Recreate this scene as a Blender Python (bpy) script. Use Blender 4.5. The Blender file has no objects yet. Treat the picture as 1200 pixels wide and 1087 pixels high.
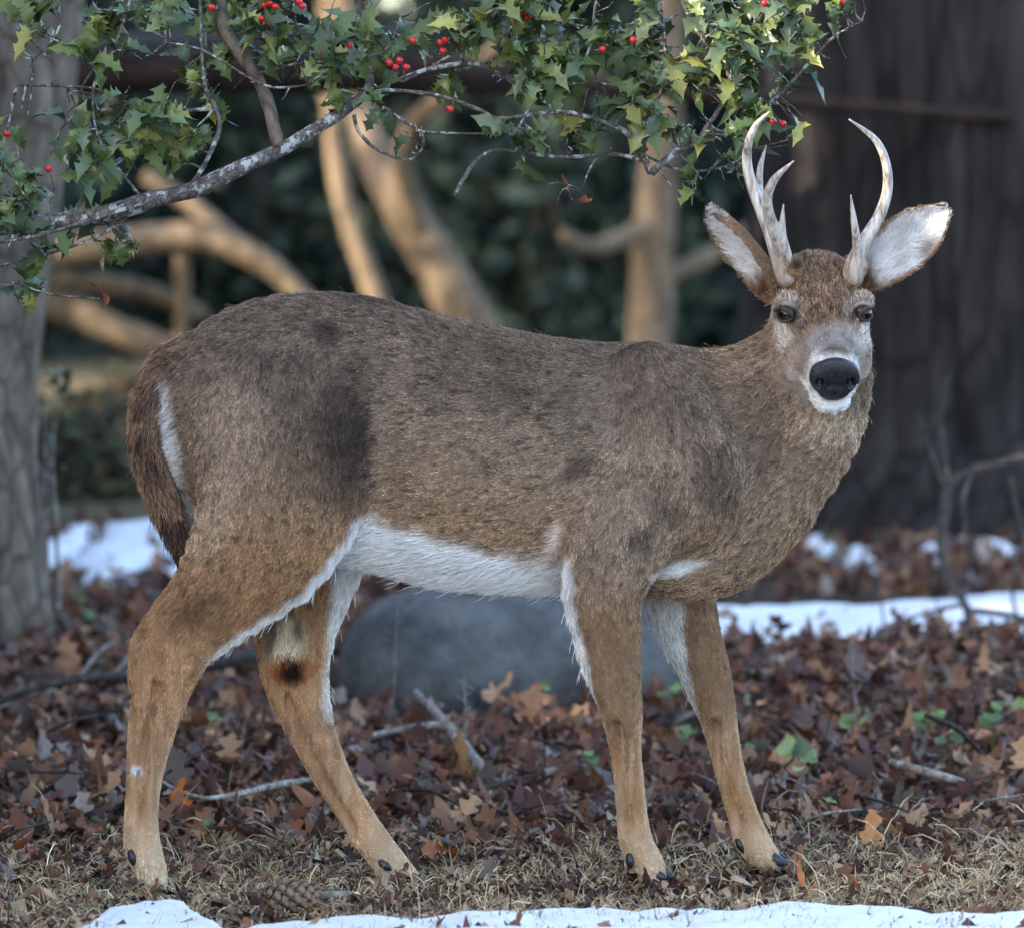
import bpy, math, random
import numpy as np
from mathutils import Vector, Matrix

random.seed(7); RNG = np.random.default_rng(7)
R = math.radians
scene = bpy.context.scene
COL = scene.collection

# ------------------------------------------------------------------ camera
CAM_H, CAM_D, F_PX, PITCH = 1.2, 9.0, 6000.0, R(2.99)
cam_d = bpy.data.cameras.new("camera")
cam = bpy.data.objects.new("camera", cam_d); COL.objects.link(cam)
cam.location = (0, -CAM_D, CAM_H)
cam.rotation_euler = (R(90) - PITCH, 0, 0)
cam_d.sensor_width = 36.0
cam_d.lens = 36.0 * F_PX / 1200.0
cam_d.clip_start = 0.1; cam_d.clip_end = 400
cam_d.dof.use_dof = True
cam_d.dof.focus_distance = 9.0
cam_d.dof.aperture_fstop = 4.2
scene.camera = cam

# ------------------------------------------------------------------ sky, sun, exposure
SUN_AZ, SUN_EL = R(-118), R(24)       # azimuth measured from +Y (away from camera) towards +X
world = bpy.data.worlds.new("World"); scene.world = world
world.use_nodes = True
wn = world.node_tree.nodes; wl = world.node_tree.links
sky = wn.new("ShaderNodeTexSky"); sky.sky_type = 'NISHITA'; sky.sun_disc = False
sky.sun_elevation = SUN_EL; sky.sun_rotation = SUN_AZ
sky.air_density = 1.0; sky.dust_density = 2.0; sky.ozone_density = 1.0
bg = wn["Background"]; bg.inputs[1].default_value = 0.15
wl.new(sky.outputs[0], bg.inputs[0])
sun_d = bpy.data.lights.new("sun", 'SUN'); sun_d.energy = 2.0; sun_d.angle = R(0.6)
sun_d.color = (1.0, 0.86, 0.68)
sun = bpy.data.objects.new("sun", sun_d); COL.objects.link(sun)
sd = Vector((math.sin(SUN_AZ) * math.cos(SUN_EL), math.cos(SUN_AZ) * math.cos(SUN_EL), math.sin(SUN_EL)))
sun.rotation_euler = sd.to_track_quat('Z', 'Y').to_euler()
scene.view_settings.view_transform = 'Standard'
scene.view_settings.look = 'None'
scene.view_settings.exposure = 2.45
scene.view_settings.gamma = 1.0
scene.view_settings.use_curve_mapping = False
scene.cycles.max_bounces = 6
scene.cycles.diffuse_bounces = 4
scene.cycles.transparent_max_bounces = 6
scene.cycles.use_denoising = True
scene.cycles_curves.shape = 'RIBBONS'
scene.cycles_curves.subdivisions = 2

# ------------------------------------------------------------------ picture <-> world helpers (camera as surveyed)
_s, _c = math.sin(PITCH), math.cos(PITCH)
PXM = CAM_D / F_PX                       # metres per photo pixel at the deer
def W(px, py, Y=0.0):
    a = (px - 600.0) / F_PX; b = (543.5 - py) / F_PX
    d = np.array([a, _c + b * _s, -_s + b * _c])
    t = (Y + CAM_D) / d[1]
    return np.array([0, -CAM_D, CAM_H]) + d * t
def G(px, py, z=0.0):
    """point where the line of sight meets the ground height z"""
    a = (px - 600.0) / F_PX; b = (543.5 - py) / F_PX
    d = np.array([a, _c + b * _s, -_s + b * _c])
    t = (z - CAM_H) / d[2]
    return np.array([0, -CAM_D, CAM_H]) + d * t
def project(P):
    q = P - np.array([0, -CAM_D, CAM_H])
    f = q[..., 1] * _c - q[..., 2] * _s
    u = q[..., 1] * _s + q[..., 2] * _c
    return 600 + F_PX * q[..., 0] / f, 543.5 - F_PX * u / f

def lin(r, g, b):
    f = lambda v: (v / 255.0 / 12.92) if v <= 10.3 else (((v / 255.0) + 0.055) / 1.055) ** 2.4
    return np.array([f(r), f(g), f(b)])

def smooth(e0, e1, x):
    t = np.clip((x - e0) / (e1 - e0), 0, 1); return t * t * (3 - 2 * t)

# ------------------------------------------------------------------ object helpers
def mesh_obj(name, verts, faces, mat=None, parent=None, smooth_shade=True):
    me = bpy.data.meshes.new(name)
    if isinstance(faces, np.ndarray):
        n, k = faces.shape
        me.vertices.add(len(verts)); me.vertices.foreach_set("co", np.asarray(verts, np.float32).ravel())
        me.loops.add(n * k); me.loops.foreach_set("vertex_index", faces.astype(np.int32).ravel())
        me.polygons.add(n); me.polygons.foreach_set("loop_start", np.arange(0, n * k, k, dtype=np.int32))
        me.polygons.foreach_set("loop_total", np.full(n, k, np.int32))
        me.update(calc_edges=True); me.validate()
    else:
        me.from_pydata([tuple(map(float, v)) for v in verts], [], faces); me.update()
    if smooth_shade:
        me.polygons.foreach_set("use_smooth", np.ones(len(me.polygons), bool))
    ob = bpy.data.objects.new(name, me); COL.objects.link(ob)
    if mat: me.materials.append(mat)
    if parent: attach(ob, parent)
    return ob
def attach(ob, parent):
    ob.parent = parent
    ob.matrix_parent_inverse = Matrix.Translation(-parent.location) if parent.type == 'EMPTY' else parent.matrix_world.inverted()
def empty(name, loc, label=None, cat=None, group=None):
    o = bpy.data.objects.new(name, None); o.location = tuple(map(float, loc)); o.empty_display_size = 0.1
    COL.objects.link(o)
    return tag(o, label, cat, group) if label else o
def tag(o, label=None, cat=None, group=None, kind=None):
    if label: o["label"] = label
    if cat: o["category"] = cat
    if group: o["group"] = group
    if kind: o["kind"] = kind
    return o
def set_color(me, name, rgb):
    a = me.color_attributes.new(name, 'FLOAT_COLOR', 'POINT')
    c = np.ones((len(me.vertices), 4), np.float32); c[:, :3] = rgb
    a.data.foreach_set("color", c.ravel())

def place(ob, parent, M):
    ob.parent = parent; ob.matrix_local = Matrix.Translation(-parent.location) @ M

class Mat:
    """tiny node-graph helper"""
    def __init__(self, name, rough=0.7, spec=0.3):
        self.m = bpy.data.materials.new(name); self.m.use_nodes = True
        self.t = self.m.node_tree; self.n = self.t.nodes; self.l = self.t.links
        self.b = self.n["Principled BSDF"]
        self.b.inputs["Roughness"].default_value = rough
        self.b.inputs["Specular IOR Level"].default_value = spec
        self.co = self.n.new("ShaderNodeTexCoord")
    def node(self, t, **kw):
        x = self.n.new(t)
        for k, v in kw.items(): setattr(x, k, v)
        return x
    def noise(self, scale, detail=6, rough=0.6, coord="Object", vec=None, stretch=None):
        t = self.n.new("ShaderNodeTexNoise"); t.inputs["Scale"].default_value = scale
        t.inputs["Detail"].default_value = detail; t.inputs["Roughness"].default_value = rough
        src = vec if vec is not None else self.co.outputs[coord]
        if stretch:
            mp = self.n.new("ShaderNodeMapping"); mp.inputs["Scale"].default_value = stretch
            self.l.new(src, mp.inputs[0]); src = mp.outputs[0]
        self.l.new(src, t.inputs["Vector"]); return t.outputs["Fac"]
    def voro(self, scale, feature='F1', stretch=None, out="Distance"):
        t = self.n.new("ShaderNodeTexVoronoi"); t.feature = feature; t.inputs["Scale"].default_value = scale
        src = self.co.outputs["Object"]
        if stretch:
            mp = self.n.new("ShaderNodeMapping"); mp.inputs["Scale"].default_value = stretch
            self.l.new(src, mp.inputs[0]); src = mp.outputs[0]
        self.l.new(src, t.inputs["Vector"]); return t.outputs[out]
    def ramp(self, fac, stops):
        r = self.n.new("ShaderNodeValToRGB"); e = r.color_ramp.elements
        while len(e) < len(stops): e.new(0.5)
        for k, (p, c) in zip(e, stops):
            k.position = p; k.color = (*c, 1) if len(c) == 3 else c
        self.l.new(fac, r.inputs[0]); return r.outputs[0]
    def mix(self, fac, a, b, mode='MIX'):
        x = self.n.new("ShaderNodeMix"); x.data_type = 'RGBA'; x.blend_type = mode
        for s, v in ((x.inputs[0], fac), (x.inputs[6], a), (x.inputs[7], b)):
            if hasattr(v, "is_linked"): self.l.new(v, s)
            elif isinstance(v, (int, float)): s.default_value = v
            else: s.default_value = (*v, 1)
        return x.outputs[2]
    def math(self, op, a, b=0.0):
        x = self.n.new("ShaderNodeMath"); x.operation = op
        for s, v in ((x.inputs[0], a), (x.inputs[1], b)):
            if hasattr(v, "is_linked"): self.l.new(v, s)
            else: s.default_value = v
        return x.outputs[0]
    def attr(self, name, out="Color"):
        a = self.n.new("ShaderNodeAttribute"); a.attribute_name = name; return a.outputs[out]
    def color(self, c):
        if hasattr(c, "is_linked"): self.l.new(c, self.b.inputs["Base Color"])
        else: self.b.inputs["Base Color"].default_value = (*c, 1)
        return self
    def rough(self, r):
        self.l.new(r, self.b.inputs["Roughness"]); return self
    def bump(self, h, strength=0.5, dist=0.01, prev=None):
        b = self.n.new("ShaderNodeBump"); b.inputs["Strength"].default_value = strength
        b.inputs["Distance"].default_value = dist
        self.l.new(h, b.inputs["Height"])
        if prev is not None: self.l.new(prev, b.inputs["Normal"])
        self.l.new(b.outputs[0], self.b.inputs["Normal"]); return b.outputs[0]

# ------------------------------------------------------------------ implicit modelling: smooth unions of lofts, meshed by surface nets
def spline(pts, per=3):
    P = np.asarray(pts, float); out = []
    n = len(P)
    for i in range(n - 1):
        p0 = P[max(i - 1, 0)]; p1 = P[i]; p2 = P[i + 1]; p3 = P[min(i + 2, n - 1)]
        for k in range(per):
            t = k / per
            out.append(0.5 * (2 * p1 + (p2 - p0) * t + (2 * p0 - 5 * p1 + 4 * p2 - p3) * t * t + (3 * p1 - p0 - 3 * p2 + p3) * t ** 3))
    out.append(P[-1]); return np.array(out)

class Loft:
    def __init__(self, st, k=0.02, side=(0, 1, 0), per=3):
        """st rows: x y z a b  (a: radius across in the side-normal direction, b: along 'side')"""
        S = spline(st, per); self.k = k
        self.p = S[:, :3]; self.a = np.maximum(S[:, 3], 0.002); self.b = np.maximum(S[:, 4], 0.002)
        T = np.gradient(self.p, axis=0); T /= np.linalg.norm(T, axis=1)[:, None]
        side = np.asarray(side, float)
        B = side - T * (T @ side)[:, None]; B /= np.linalg.norm(B, axis=1)[:, None]
        self.T, self.B, self.N = T, B, np.cross(B, T)
        for nm in 'p a b T B N'.split(): setattr(self, nm, getattr(self, nm).astype(np.float32))
    def segs(self):
        for i in range(len(self.p) - 1): yield i
    def box(self, i, m):
        r = max(self.a[i], self.b[i], self.a[i + 1], self.b[i + 1]) + m
        return np.minimum(self.p[i], self.p[i + 1]) - r, np.maximum(self.p[i], self.p[i + 1]) + r
    def dist(self, i, Q):
        p0 = self.p[i]; d = self.p[i + 1] - p0; L2 = d @ d
        h = np.clip(((Q - p0) @ d) / L2, 0, 1)[..., None]
        q = Q - (p0 + h * d); h = h[..., 0]
        a = self.a[i] * (1 - h) + self.a[i + 1] * h; b = self.b[i] * (1 - h) + self.b[i + 1] * h
        c = np.minimum(a, b)
        T = self.T[i] + self.T[i + 1]; T = T / np.linalg.norm(T)
        B = self.B[i] + self.B[i + 1]; B = B - T * (B @ T); B /= np.linalg.norm(B); N = np.cross(B, T)
        x = q @ N; y = q @ B; z = q @ T
        k0 = np.sqrt((x / a) ** 2 + (y / b) ** 2 + (z / c) ** 2)
        k1 = np.sqrt((x / a ** 2) ** 2 + (y / b ** 2) ** 2 + (z / c ** 2) ** 2) + 1e-9
        return np.where(k0 < 1e-4, -c, k0 * (k0 - 1) / k1)

class Field:
    def __init__(self, lo, hi, h):
        self.h = h; self.lo = np.asarray(lo, float)
        self.n = np.ceil((np.asarray(hi) - self.lo) / h).astype(int) + 1
        self.F = np.full(self.n, 0.12, np.float32)
    def sub(self, lo, hi):
        i0 = np.clip(np.floor((lo - self.lo) / self.h).astype(int), 0, self.n)
        i1 = np.clip(np.ceil((hi - self.lo) / self.h).astype(int) + 1, 0, self.n)
        if (i1 <= i0).any(): return None, None
        ax = [(self.lo[k] + np.arange(i0[k], i1[k]) * self.h).astype(np.float32) for k in range(3)]
        return tuple(slice(i0[k], i1[k]) for k in range(3)), np.stack(np.meshgrid(*ax, indexing='ij'), -1)
    def smin(self, sl, d, k):
        A = self.F[sl]; hh = np.clip(0.5 + 0.5 * (A - d) / k, 0, 1)
        self.F[sl] = A * (1 - hh) + d * hh - k * hh * (1 - hh)
    def loft(self, L, m=0.05):
        m = min(m, max(L.k * 1.5, self.h * 4))
        lo = np.min([L.box(i, m)[0] for i in L.segs()], 0); hi = np.max([L.box(i, m)[1] for i in L.segs()], 0)
        sl, _ = self.sub(lo, hi)
        tmp = np.full(self.F[sl].shape, 0.12, np.float32); off = [s.start for s in sl]
        for i in L.segs():
            s2, Q = self.sub(*L.box(i, m))
            if s2 is None: continue
            loc = tuple(slice(s.start - o, s.stop - o) for s, o in zip(s2, off))
            tmp[loc] = np.minimum(tmp[loc], L.dist(i, Q))
        self.smin(sl, tmp, L.k)
    def ell(self, c, r, axes=np.eye(3), k=0.01, cut=False):
        c = np.asarray(c, float); r = np.asarray(r, float) * np.ones(3); m = max(r) + max(k * 1.5, self.h * 3)
        sl, Q = self.sub(c - m, c + m)
        if sl is None: return
        q = (Q - c) @ np.asarray(axes).T
        k0 = np.linalg.norm(q / r, axis=-1); k1 = np.linalg.norm(q / r ** 2, axis=-1) + 1e-9
        d = k0 * (k0 - 1) / k1
        if cut:
            A = self.F[sl]; d = -d; hh = np.clip(0.5 - 0.5 * (A - d) / k, 0, 1)
            self.F[sl] = A * (1 - hh) + d * hh + k * hh * (1 - hh)
        else: self.smin(sl, d, k)
    def custom(self, lo, hi, fn, k=0.006):
        sl, Q = self.sub(np.asarray(lo), np.asarray(hi))
        self.smin(sl, fn(Q), k)
    def mesh(self):
        F = self.F; S = F < 0
        cnt = np.zeros(np.array(F.shape) - 1, np.uint8)
        offs = [(i, j, k) for i in (0, 1) for j in (0, 1) for k in (0, 1)]
        nx, ny, nz = F.shape
        for i, j, k in offs: cnt += S[i:nx - 1 + i, j:ny - 1 + j, k:nz - 1 + k]
        act = np.argwhere((cnt > 0) & (cnt < 8))
        idx = np.full(cnt.shape, -1, np.int32); idx[tuple(act.T)] = np.arange(len(act))
        V = np.zeros((len(act), 3)); C = np.zeros(len(act))
        val = {o: F[act[:, 0] + o[0], act[:, 1] + o[1], act[:, 2] + o[2]].astype(float) for o in offs}
        for o in offs:
            for ax in range(3):
                if o[ax]: continue
                o2 = list(o); o2[ax] = 1; o2 = tuple(o2)
                a, b = val[o], val[o2]; cr = (a < 0) != (b < 0)
                t = np.where(cr, a / np.where(cr, a - b, 1), 0)
                p = np.array(o, float)[None] + np.eye(3)[ax][None] * t[:, None]
                V += p * cr[:, None]; C += cr
        V = self.lo + (act + V / C[:, None]) * self.h
        faces = []
        for ax in range(3):
            o1, o2 = [(1, 2), (2, 0), (0, 1)][ax]
            sl0 = [slice(None)] * 3; sl1 = [slice(None)] * 3
            sl0[ax] = slice(0, -1); sl1[ax] = slice(1, None)
            A = S[tuple(sl0)]; B = S[tuple(sl1)]
            e = np.argwhere(A != B)
            e = e[(e[:, o1] > 0) & (e[:, o2] > 0) & (e[:, o1] < F.shape[o1] - 1) & (e[:, o2] < F.shape[o2] - 1)]
            ins = A[tuple(e.T)]
            q = []
            for da, db in ((1, 1), (0, 1), (0, 0), (1, 0)):
                c = e.copy(); c[:, o1] -= da; c[:, o2] -= db; q.append(idx[tuple(c.T)])
            q = np.stack(q, 1)
            q = np.where(ins[:, None], q, q[:, ::-1]); faces.append(q)
        return V, np.concatenate(faces)
def relax(V, Fq, it=2, lam=0.5):
    E = np.concatenate([Fq[:, [i, (i + 1) % 4]] for i in range(4)]); n = len(V)
    for _ in range(it):
        S = np.zeros_like(V); c = np.bincount(E[:, 0], minlength=n) + np.bincount(E[:, 1], minlength=n)
        for k in range(3):
            S[:, k] = np.bincount(E[:, 0], V[E[:, 1], k], n) + np.bincount(E[:, 1], V[E[:, 0], k], n)
        V = V + lam * (S / np.maximum(c, 1)[:, None] - V)
    return V
def vnormals(V, Fq):
    n = np.cross(V[Fq[:, 2]] - V[Fq[:, 0]], V[Fq[:, 3]] - V[Fq[:, 1]])
    N = np.zeros_like(V)
    for j in range(4):
        for k in range(3): N[:, k] += np.bincount(Fq[:, j], n[:, k], len(V))
    return N / (np.linalg.norm(N, axis=1)[:, None] + 1e-12)
FUR_N = 480000
# ================================================================== DEER
def hash3(I):
    h = (I[..., 0] * 374761393 + I[..., 1] * 668265263 + I[..., 2] * 2147483647) & 0xffffffff
    h = ((h ^ (h >> 13)) * 1274126177) & 0xffffffff
    return ((h ^ (h >> 16)) & 0xffff) / 65535.0
def vnoise(P):
    I = np.floor(P).astype(np.int64); f = P - I; f = f * f * (3 - 2 * f); r = 0
    for o in [(i, j, k) for i in (0, 1) for j in (0, 1) for k in (0, 1)]:
        w = np.prod(np.where(np.array(o) == 1, f, 1 - f), axis=-1)
        r = r + w * hash3(I + np.array(o))
    return r
def fbm(P, oct=3):
    r = 0; a = 0.5; s = 0
    for k in range(oct): r = r + a * vnoise(P * 2 ** k + 17.3 * k); s += a; a *= 0.5
    return r / s

def body_Y(x): return -0.065 + (x - 300) / 440 * 0.085
def st(px, py, Y, a, b):
    w = W(px, py, Y); s = (CAM_D + Y) / F_PX
    return [*w, a * s, b * s]
def loft_px(rows, k=0.02, **kw): return Loft([st(*r) for r in rows], k, **kw)

# --- torso and limbs, each listed in the direction the coat lies
torso = loft_px([(x, (t + b) / 2, body_Y(x), (b - t) / 2, d) for x, t, b, d in [
    (850, 432, 690, 58), (815, 416, 698, 78), (765, 403, 694, 92), (700, 402, 690, 102), (620, 393, 690, 108), (540, 377, 686, 108),
    (470, 363, 668, 102), (400, 345, 655, 98), (330, 345, 640, 92), (275, 366, 620, 74), (232, 404, 590, 46)]], 0.03)
neck = loft_px([(962, 392, 0.085, 50, 46), (952, 430, 0.066, 72, 56), (928, 472, 0.052, 93, 64), (887, 512, 0.045, 110, 72),
                (842, 545, 0.030, 120, 82), (795, 565, 0.020, 118, 88)], 0.04)
scap = loft_px([(750, 425, -0.070, 34, 22), (775, 480, -0.100, 58, 34), (800, 545, -0.108, 66, 36), (800, 600, -0.100, 58, 36)], 0.035)
fore_n = loft_px([(760, 560, -0.105, 76, 40), (728, 625, -0.115, 62, 42), (708, 690, -0.115, 46, 38), (714, 750, -0.108, 37, 30),
                  (722, 800, -0.102, 29, 25), (729, 838, -0.098, 24, 23), (732, 872, -0.092, 19, 19), (737, 912, -0.086, 17.5, 17),
                  (740, 950, -0.080, 18, 17), (745, 985, -0.075, 20, 20), (757, 1008, -0.072, 19, 19), (766, 1024, -0.070, 15, 18)], 0.03)
fore_f = loft_px([(800, 590, 0.115, 66, 36), (792, 670, 0.125, 46, 36), (804, 730, 0.128, 38, 30), (824, 780, 0.130, 30, 25),
                  (837, 822, 0.128, 24, 23), (846, 860, 0.126, 19.5, 19), (857, 910, 0.122, 17.5, 17), (870, 953, 0.118, 18, 17),
                  (881, 983, 0.115, 20.5, 20), (895, 1001, 0.113, 17, 19), (904, 1009, 0.110, 12, 17)], 0.03)
hind_n = loft_px([(335, 430, -0.125, 88, 38), (335, 500, -0.150, 104, 52), (332, 570, -0.160, 100, 56), (300, 645, -0.155, 80, 50),
                  (252, 702, -0.145, 56, 40), (213, 745, -0.135, 45, 32), (196, 785, -0.130, 38, 27), (184, 828, -0.128, 31, 22),
                  (175, 870, -0.126, 26, 19), (169, 910, -0.126, 21.5, 17.5), (166, 950, -0.128, 20, 17.5), (166, 985, -0.132, 21.5, 20),
                  (175, 1015, -0.137, 19, 20), (183, 1036, -0.140, 14, 18)], 0.03)
hind_f = loft_px([(360, 520, 0.075, 90, 44), (372, 610, 0.085, 70, 46), (362, 680, 0.080, 52, 40), (350, 733, 0.065, 43, 33),
                  (347, 775, 0.050, 38, 28), (352, 818, 0.040, 33, 24), (366, 858, 0.028, 27.5, 20), (390, 910, 0.012, 22, 17.5),
                  (417, 955, 0.0, 20, 17), (441, 990, -0.010, 20, 19), (464, 1018, -0.018, 18, 19), (484, 1034, -0.022, 11, 17)], 0.03)
hock_n = loft_px([(235, 690, -0.140, 16, 13), (195, 722, -0.136, 15, 12), (166, 756, -0.132, 13, 11), (162, 795, -0.130, 11, 10)], 0.02)
hock_f = loft_px([(330, 700, 0.065, 15, 12), (316, 745, 0.056, 14, 11), (315, 780, 0.048, 11, 10), (328, 820, 0.040, 9, 9)], 0.02)
tail = loft_px([(228, 410, -0.070, 20, 24), (205, 424, -0.076, 20, 23), (180, 462, -0.085, 19, 24), (176, 520, -0.092, 20, 25), (189, 575, -0.097, 18, 22),
                (207, 625, -0.100, 12, 15), (215, 655, -0.102, 6, 8)], 0.012)
brisket = loft_px([(930, 600, 0.02, 20, 34), (880, 648, 0.02, 26, 44), (830, 672, 0.02, 26, 50), (780, 672, 0.015, 24, 50)], 0.035)

# --- head in its own frame: forward, up, right
hp = R(30)
HF = np.array([0.07, -math.cos(hp), -math.sin(hp)]); HF /= np.linalg.norm(HF)
HR = np.cross(HF, [0, 0, 1]); HR /= np.linalg.norm(HR); HR = -HR if HR[0] < 0 else HR
HU = np.cross(HR, HF); HU = -HU if HU[2] < 0 else HU
HO = W(964, 386, 0.02)
def HP(f, u, r): return HO + (HF * f + HU * u + HR * r) * PXM
def hst(f, u, a, b): return [*HP(f, u, 0), a * PXM, b * PXM]
head = Loft([hst(106, -2, 15, 17), hst(102, -2, 26, 27), hst(92, -3, 33, 31), hst(82, -4, 38, 33), hst(46, -2, 47, 43), hst(8, 2, 54, 53),
             hst(-30, 6, 57, 55), hst(-66, 6, 52, 50), hst(-92, 2, 38, 40)], 0.03, side=HR)
LOFTS = [torso, neck, scap, fore_n, fore_f, hind_n, hind_f, hock_n, hock_f, tail, brisket, head]
IS = {n: i for i, n in enumerate("torso neck scap fore_n fore_f hind_n hind_f hock_n hock_f tail brisket head".split())}

H = 0.0042
fld = Field((-0.72, -0.30, -0.02), (0.80, 0.32, 1.28), H)
for L in LOFTS: fld.loft(L, 0.07)
hax = np.array([HR, HF, HU])
for s in (-1, 1):
    fld.ell(HP(12, 44, 45 * s), np.array([11, 20, 7]) * PXM, hax, 0.012)        # brow
    fld.ell(HP(14, 24, 60 * s), np.array([12, 14, 12]) * PXM, hax, 0.010, cut=True)  # eye socket
    fld.ell(HP(30, -18, 40 * s), np.array([14, 40, 20]) * PXM, hax, 0.02)        # cheek
    fld.ell(HP(-34, 62, 38 * s), np.array([13, 13, 14]) * PXM, hax, 0.012)       # pedicle
fld.ell(HP(97, -34, 0), np.array([22, 25, 13]) * PXM, hax, 0.012)               # chin
for rows in ([(186, 800, -.150), (170, 870, -.142), (160, 950, -.142)], [(338, 820, .022), (372, 900, .0), (412, 972, -.016)], [(722, 850, -.118), (726, 910, -.102), (733, 965, -.094)], [(838, 850, .108), (850, 915, .106), (866, 965, .102)]):
    P_ = spline([W(*r) for r in rows], 8)
    for p in P_: fld.ell(p - np.array([0, .0055 if p[0] < 0 else .0025, 0]), (.0070, .0075, .016), k=.010, cut=True)                # groove in front of the back tendon
EARS = []
def ear(base, tip, nrm, cup, flip):
    Lv = tip - base; ln = np.linalg.norm(Lv); Lv = Lv / ln
    N = np.asarray(nrm, float); N -= Lv * (N @ Lv); N /= np.linalg.norm(N); Wd = np.cross(Lv, N)
    EARS.append((base, Lv, N, Wd, ln))
    def wid(t): return np.interp(t, [-.1, 0, .12, .3, .5, .7, .86, .95, 1.05], [14, 17, 25, 33, 36, 31, 20, 11, 2]) * PXM
    def fn(Q):
        q = Q - base; t = q @ Lv / ln; s = q @ Wd; n = q @ N
        w = wid(t)
        n0 = cup * PXM * (np.abs(s) / w) ** 2.0 * (1 - 0.35 * t) - 0.006 * np.sin(np.clip(t, 0, 1) * 3.14)
        th = (4.2 - 1.4 * np.clip(t, 0, 1)) * PXM
        d1 = (np.abs(n - n0) - th) * 0.75; d2 = (np.abs(s) - w) * 0.8; d3 = np.maximum((t - 1), -t - 0.1) * ln
        m = np.stack([d1, d2, d3], -1); mx = m.max(-1)
        return mx
    lo = np.minimum(base, tip) - 0.08; hi = np.maximum(base, tip) + 0.08
    fld.custom(lo, hi, fn, 0.010)
ear(HP(-52, 34, -46), W(834, 238, 0.045), (-0.93, -0.32, 0.12), 27, 1)
ear(HP(-52, 34, 46), W(1113, 244, 0.035), (0.10, -0.95, 0.25), 20, -1)
BV, BF = fld.mesh(); BV = relax(BV, BF, 2, 0.5)
_q = (BV - HO) / PXM; _w = smooth(31, 21, np.hypot(_q @ HR, (_q @ HU - 1) * .9)) * smooth(84, 100, _q @ HF); BV = BV - HF * (_w * 15 * PXM)[:, None]   # seat of the nose pad
BN = vnormals(BV, BF)
del fld

# --- coat direction, ownership and colour per vertex
nv = len(BV)
Wt = np.zeros((len(LOFTS), nv), np.float32); FL = np.zeros((nv, 3)); wsum = np.zeros(nv) + 1e-9
for li, L in enumerate(LOFTS):
    best = np.full(nv, 1.0); bt = np.zeros((nv, 3))
    for i in L.segs():
        lo, hi = L.box(i, 0.045)
        m = np.nonzero(((BV > lo) & (BV < hi)).all(1))[0]
        if not len(m): continue
        d = L.dist(i, BV[m]); b = d < best[m]; best[m[b]] = d[b]; bt[m[b]] = (L.T[i] + L.T[i + 1]) / 2
    w = np.exp(-np.maximum(best, -0.002) / 0.010); Wt[li] = w; FL += bt * w[:, None]; wsum += w
Wt /= wsum
own = lambda *n: sum(Wt[IS[k]] for k in n)
U, V = project(BV)
FL[:, 2] -= 0.32 * own('torso', 'scap') * wsum * smooth(-0.9, 0.6, -BN[:, 2] + 0.3)
FL /= np.linalg.norm(FL, axis=1)[:, None] + 1e-9
# ears: mask, inner face
EM = np.zeros(nv); EIN = np.zeros(nv); ET = np.zeros(nv)
for base, Lv, N, Wd, ln in EARS:
    q = BV - base; t = q @ Lv / ln; s = np.abs(q @ Wd); n = q @ N
    m = (t > 0.08) & (t < 1.2) & (s < 0.075) & (np.abs(n) < 0.075)
    EM[m] = smooth(0.08, 0.22, t[m]); ET[m] = t[m]
    EIN[m] = EM[m] * smooth(-0.1, 0.35, (BN[m] @ N)) * smooth(.95, .66, s[m] / (np.interp(t[m], [0, .12, .3, .5, .7, .86, 1.0], [17, 25, 33, 36, 31, 20, 6]) * PXM) + (fbm(BV[m] * 90, 2) - .5) * .3)
    side_in = -np.sign(q @ Wd)[m, None] * Wd
    fl = 0.55 * Lv + side_in * 0 + 0.0
    FL[m] = FL[m] * (1 - EM[m, None]) + (Lv * (1 - 0.45 * EIN[m, None]) + np.sign(q @ Wd)[m, None] * Wd * 0.30 * EIN[m, None]) * EM[m, None]
near = smooth(0.15, -0.15, BN[:, 1])
def blob(cu, cv, ru, rv, soft=0.5, rot=0.0):
    a = R(rot); x = (U - cu); y = (V - cv)
    x, y = x * math.cos(a) + y * math.sin(a), -x * math.sin(a) + y * math.cos(a)
    r = np.sqrt((x / ru) ** 2 + (y / rv) ** 2) + (n1 - 0.5) * 0.5
    return smooth(1 + soft, 1 - soft, r)
n1 = fbm(BV * 60, 3); n2 = fbm(BV * 22 + 5, 3); n3 = fbm(BV * 160 + 9, 2)
C = np.zeros((nv, 3)); LEN = np.full(nv, 0.0135); LIFT = np.full(nv, 0.26); DEN = np.ones(nv); AG = np.ones(nv)
def paint(col, m):
    global C
    C = C * (1 - m[:, None]) + np.asarray(col) * m[:, None]
def setv(arr, val, m): arr[:] = arr * (1 - m) + val * m
GREY = lin(150, 131, 115); BACK = lin(108, 94, 84); TAN = lin(170, 136, 104); ORANGE = lin(202, 158, 118); DARK = lin(56, 46, 42)
WHITE = lin(240, 238, 236); PALE = lin(206, 184, 160)
C[:] = GREY
top = np.interp(U, [200, 340, 400, 620, 760, 860], [400, 335, 334, 382, 395, 415])
paint(BACK, smooth(190, 10, V - top + (n2 - .5) * 60) * 0.85 * own('torso', 'hind_n', 'scap', 'neck'))
paint(TAN, smooth(120, 260, V - top) * 0.55 * own('torso', 'hind_n', 'scap', 'brisket'))
paint(lin(158, 134, 112), own('neck', 'brisket') * 0.8)
paint(lin(126, 108, 98), blob(880, 500, 45, 70, 0.6, 20) * 0.5 * own('neck', 'torso'))
legs = own('fore_n', 'fore_f', 'hind_n', 'hind_f', 'hock_n', 'hock_f')
hl = own('hind_n', 'hind_f', 'hock_n', 'hock_f'); flg = own('fore_n', 'fore_f')
paint(lin(168, 130, 96), hl * smooth(560, 680, V))
paint(ORANGE, hl * smooth(690, 800, V + (n2 - .5) * 60))
paint(lin(152, 122, 94), flg * smooth(640, 740, V))
paint(lin(180, 140, 102), flg * smooth(800, 900, V))
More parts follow.
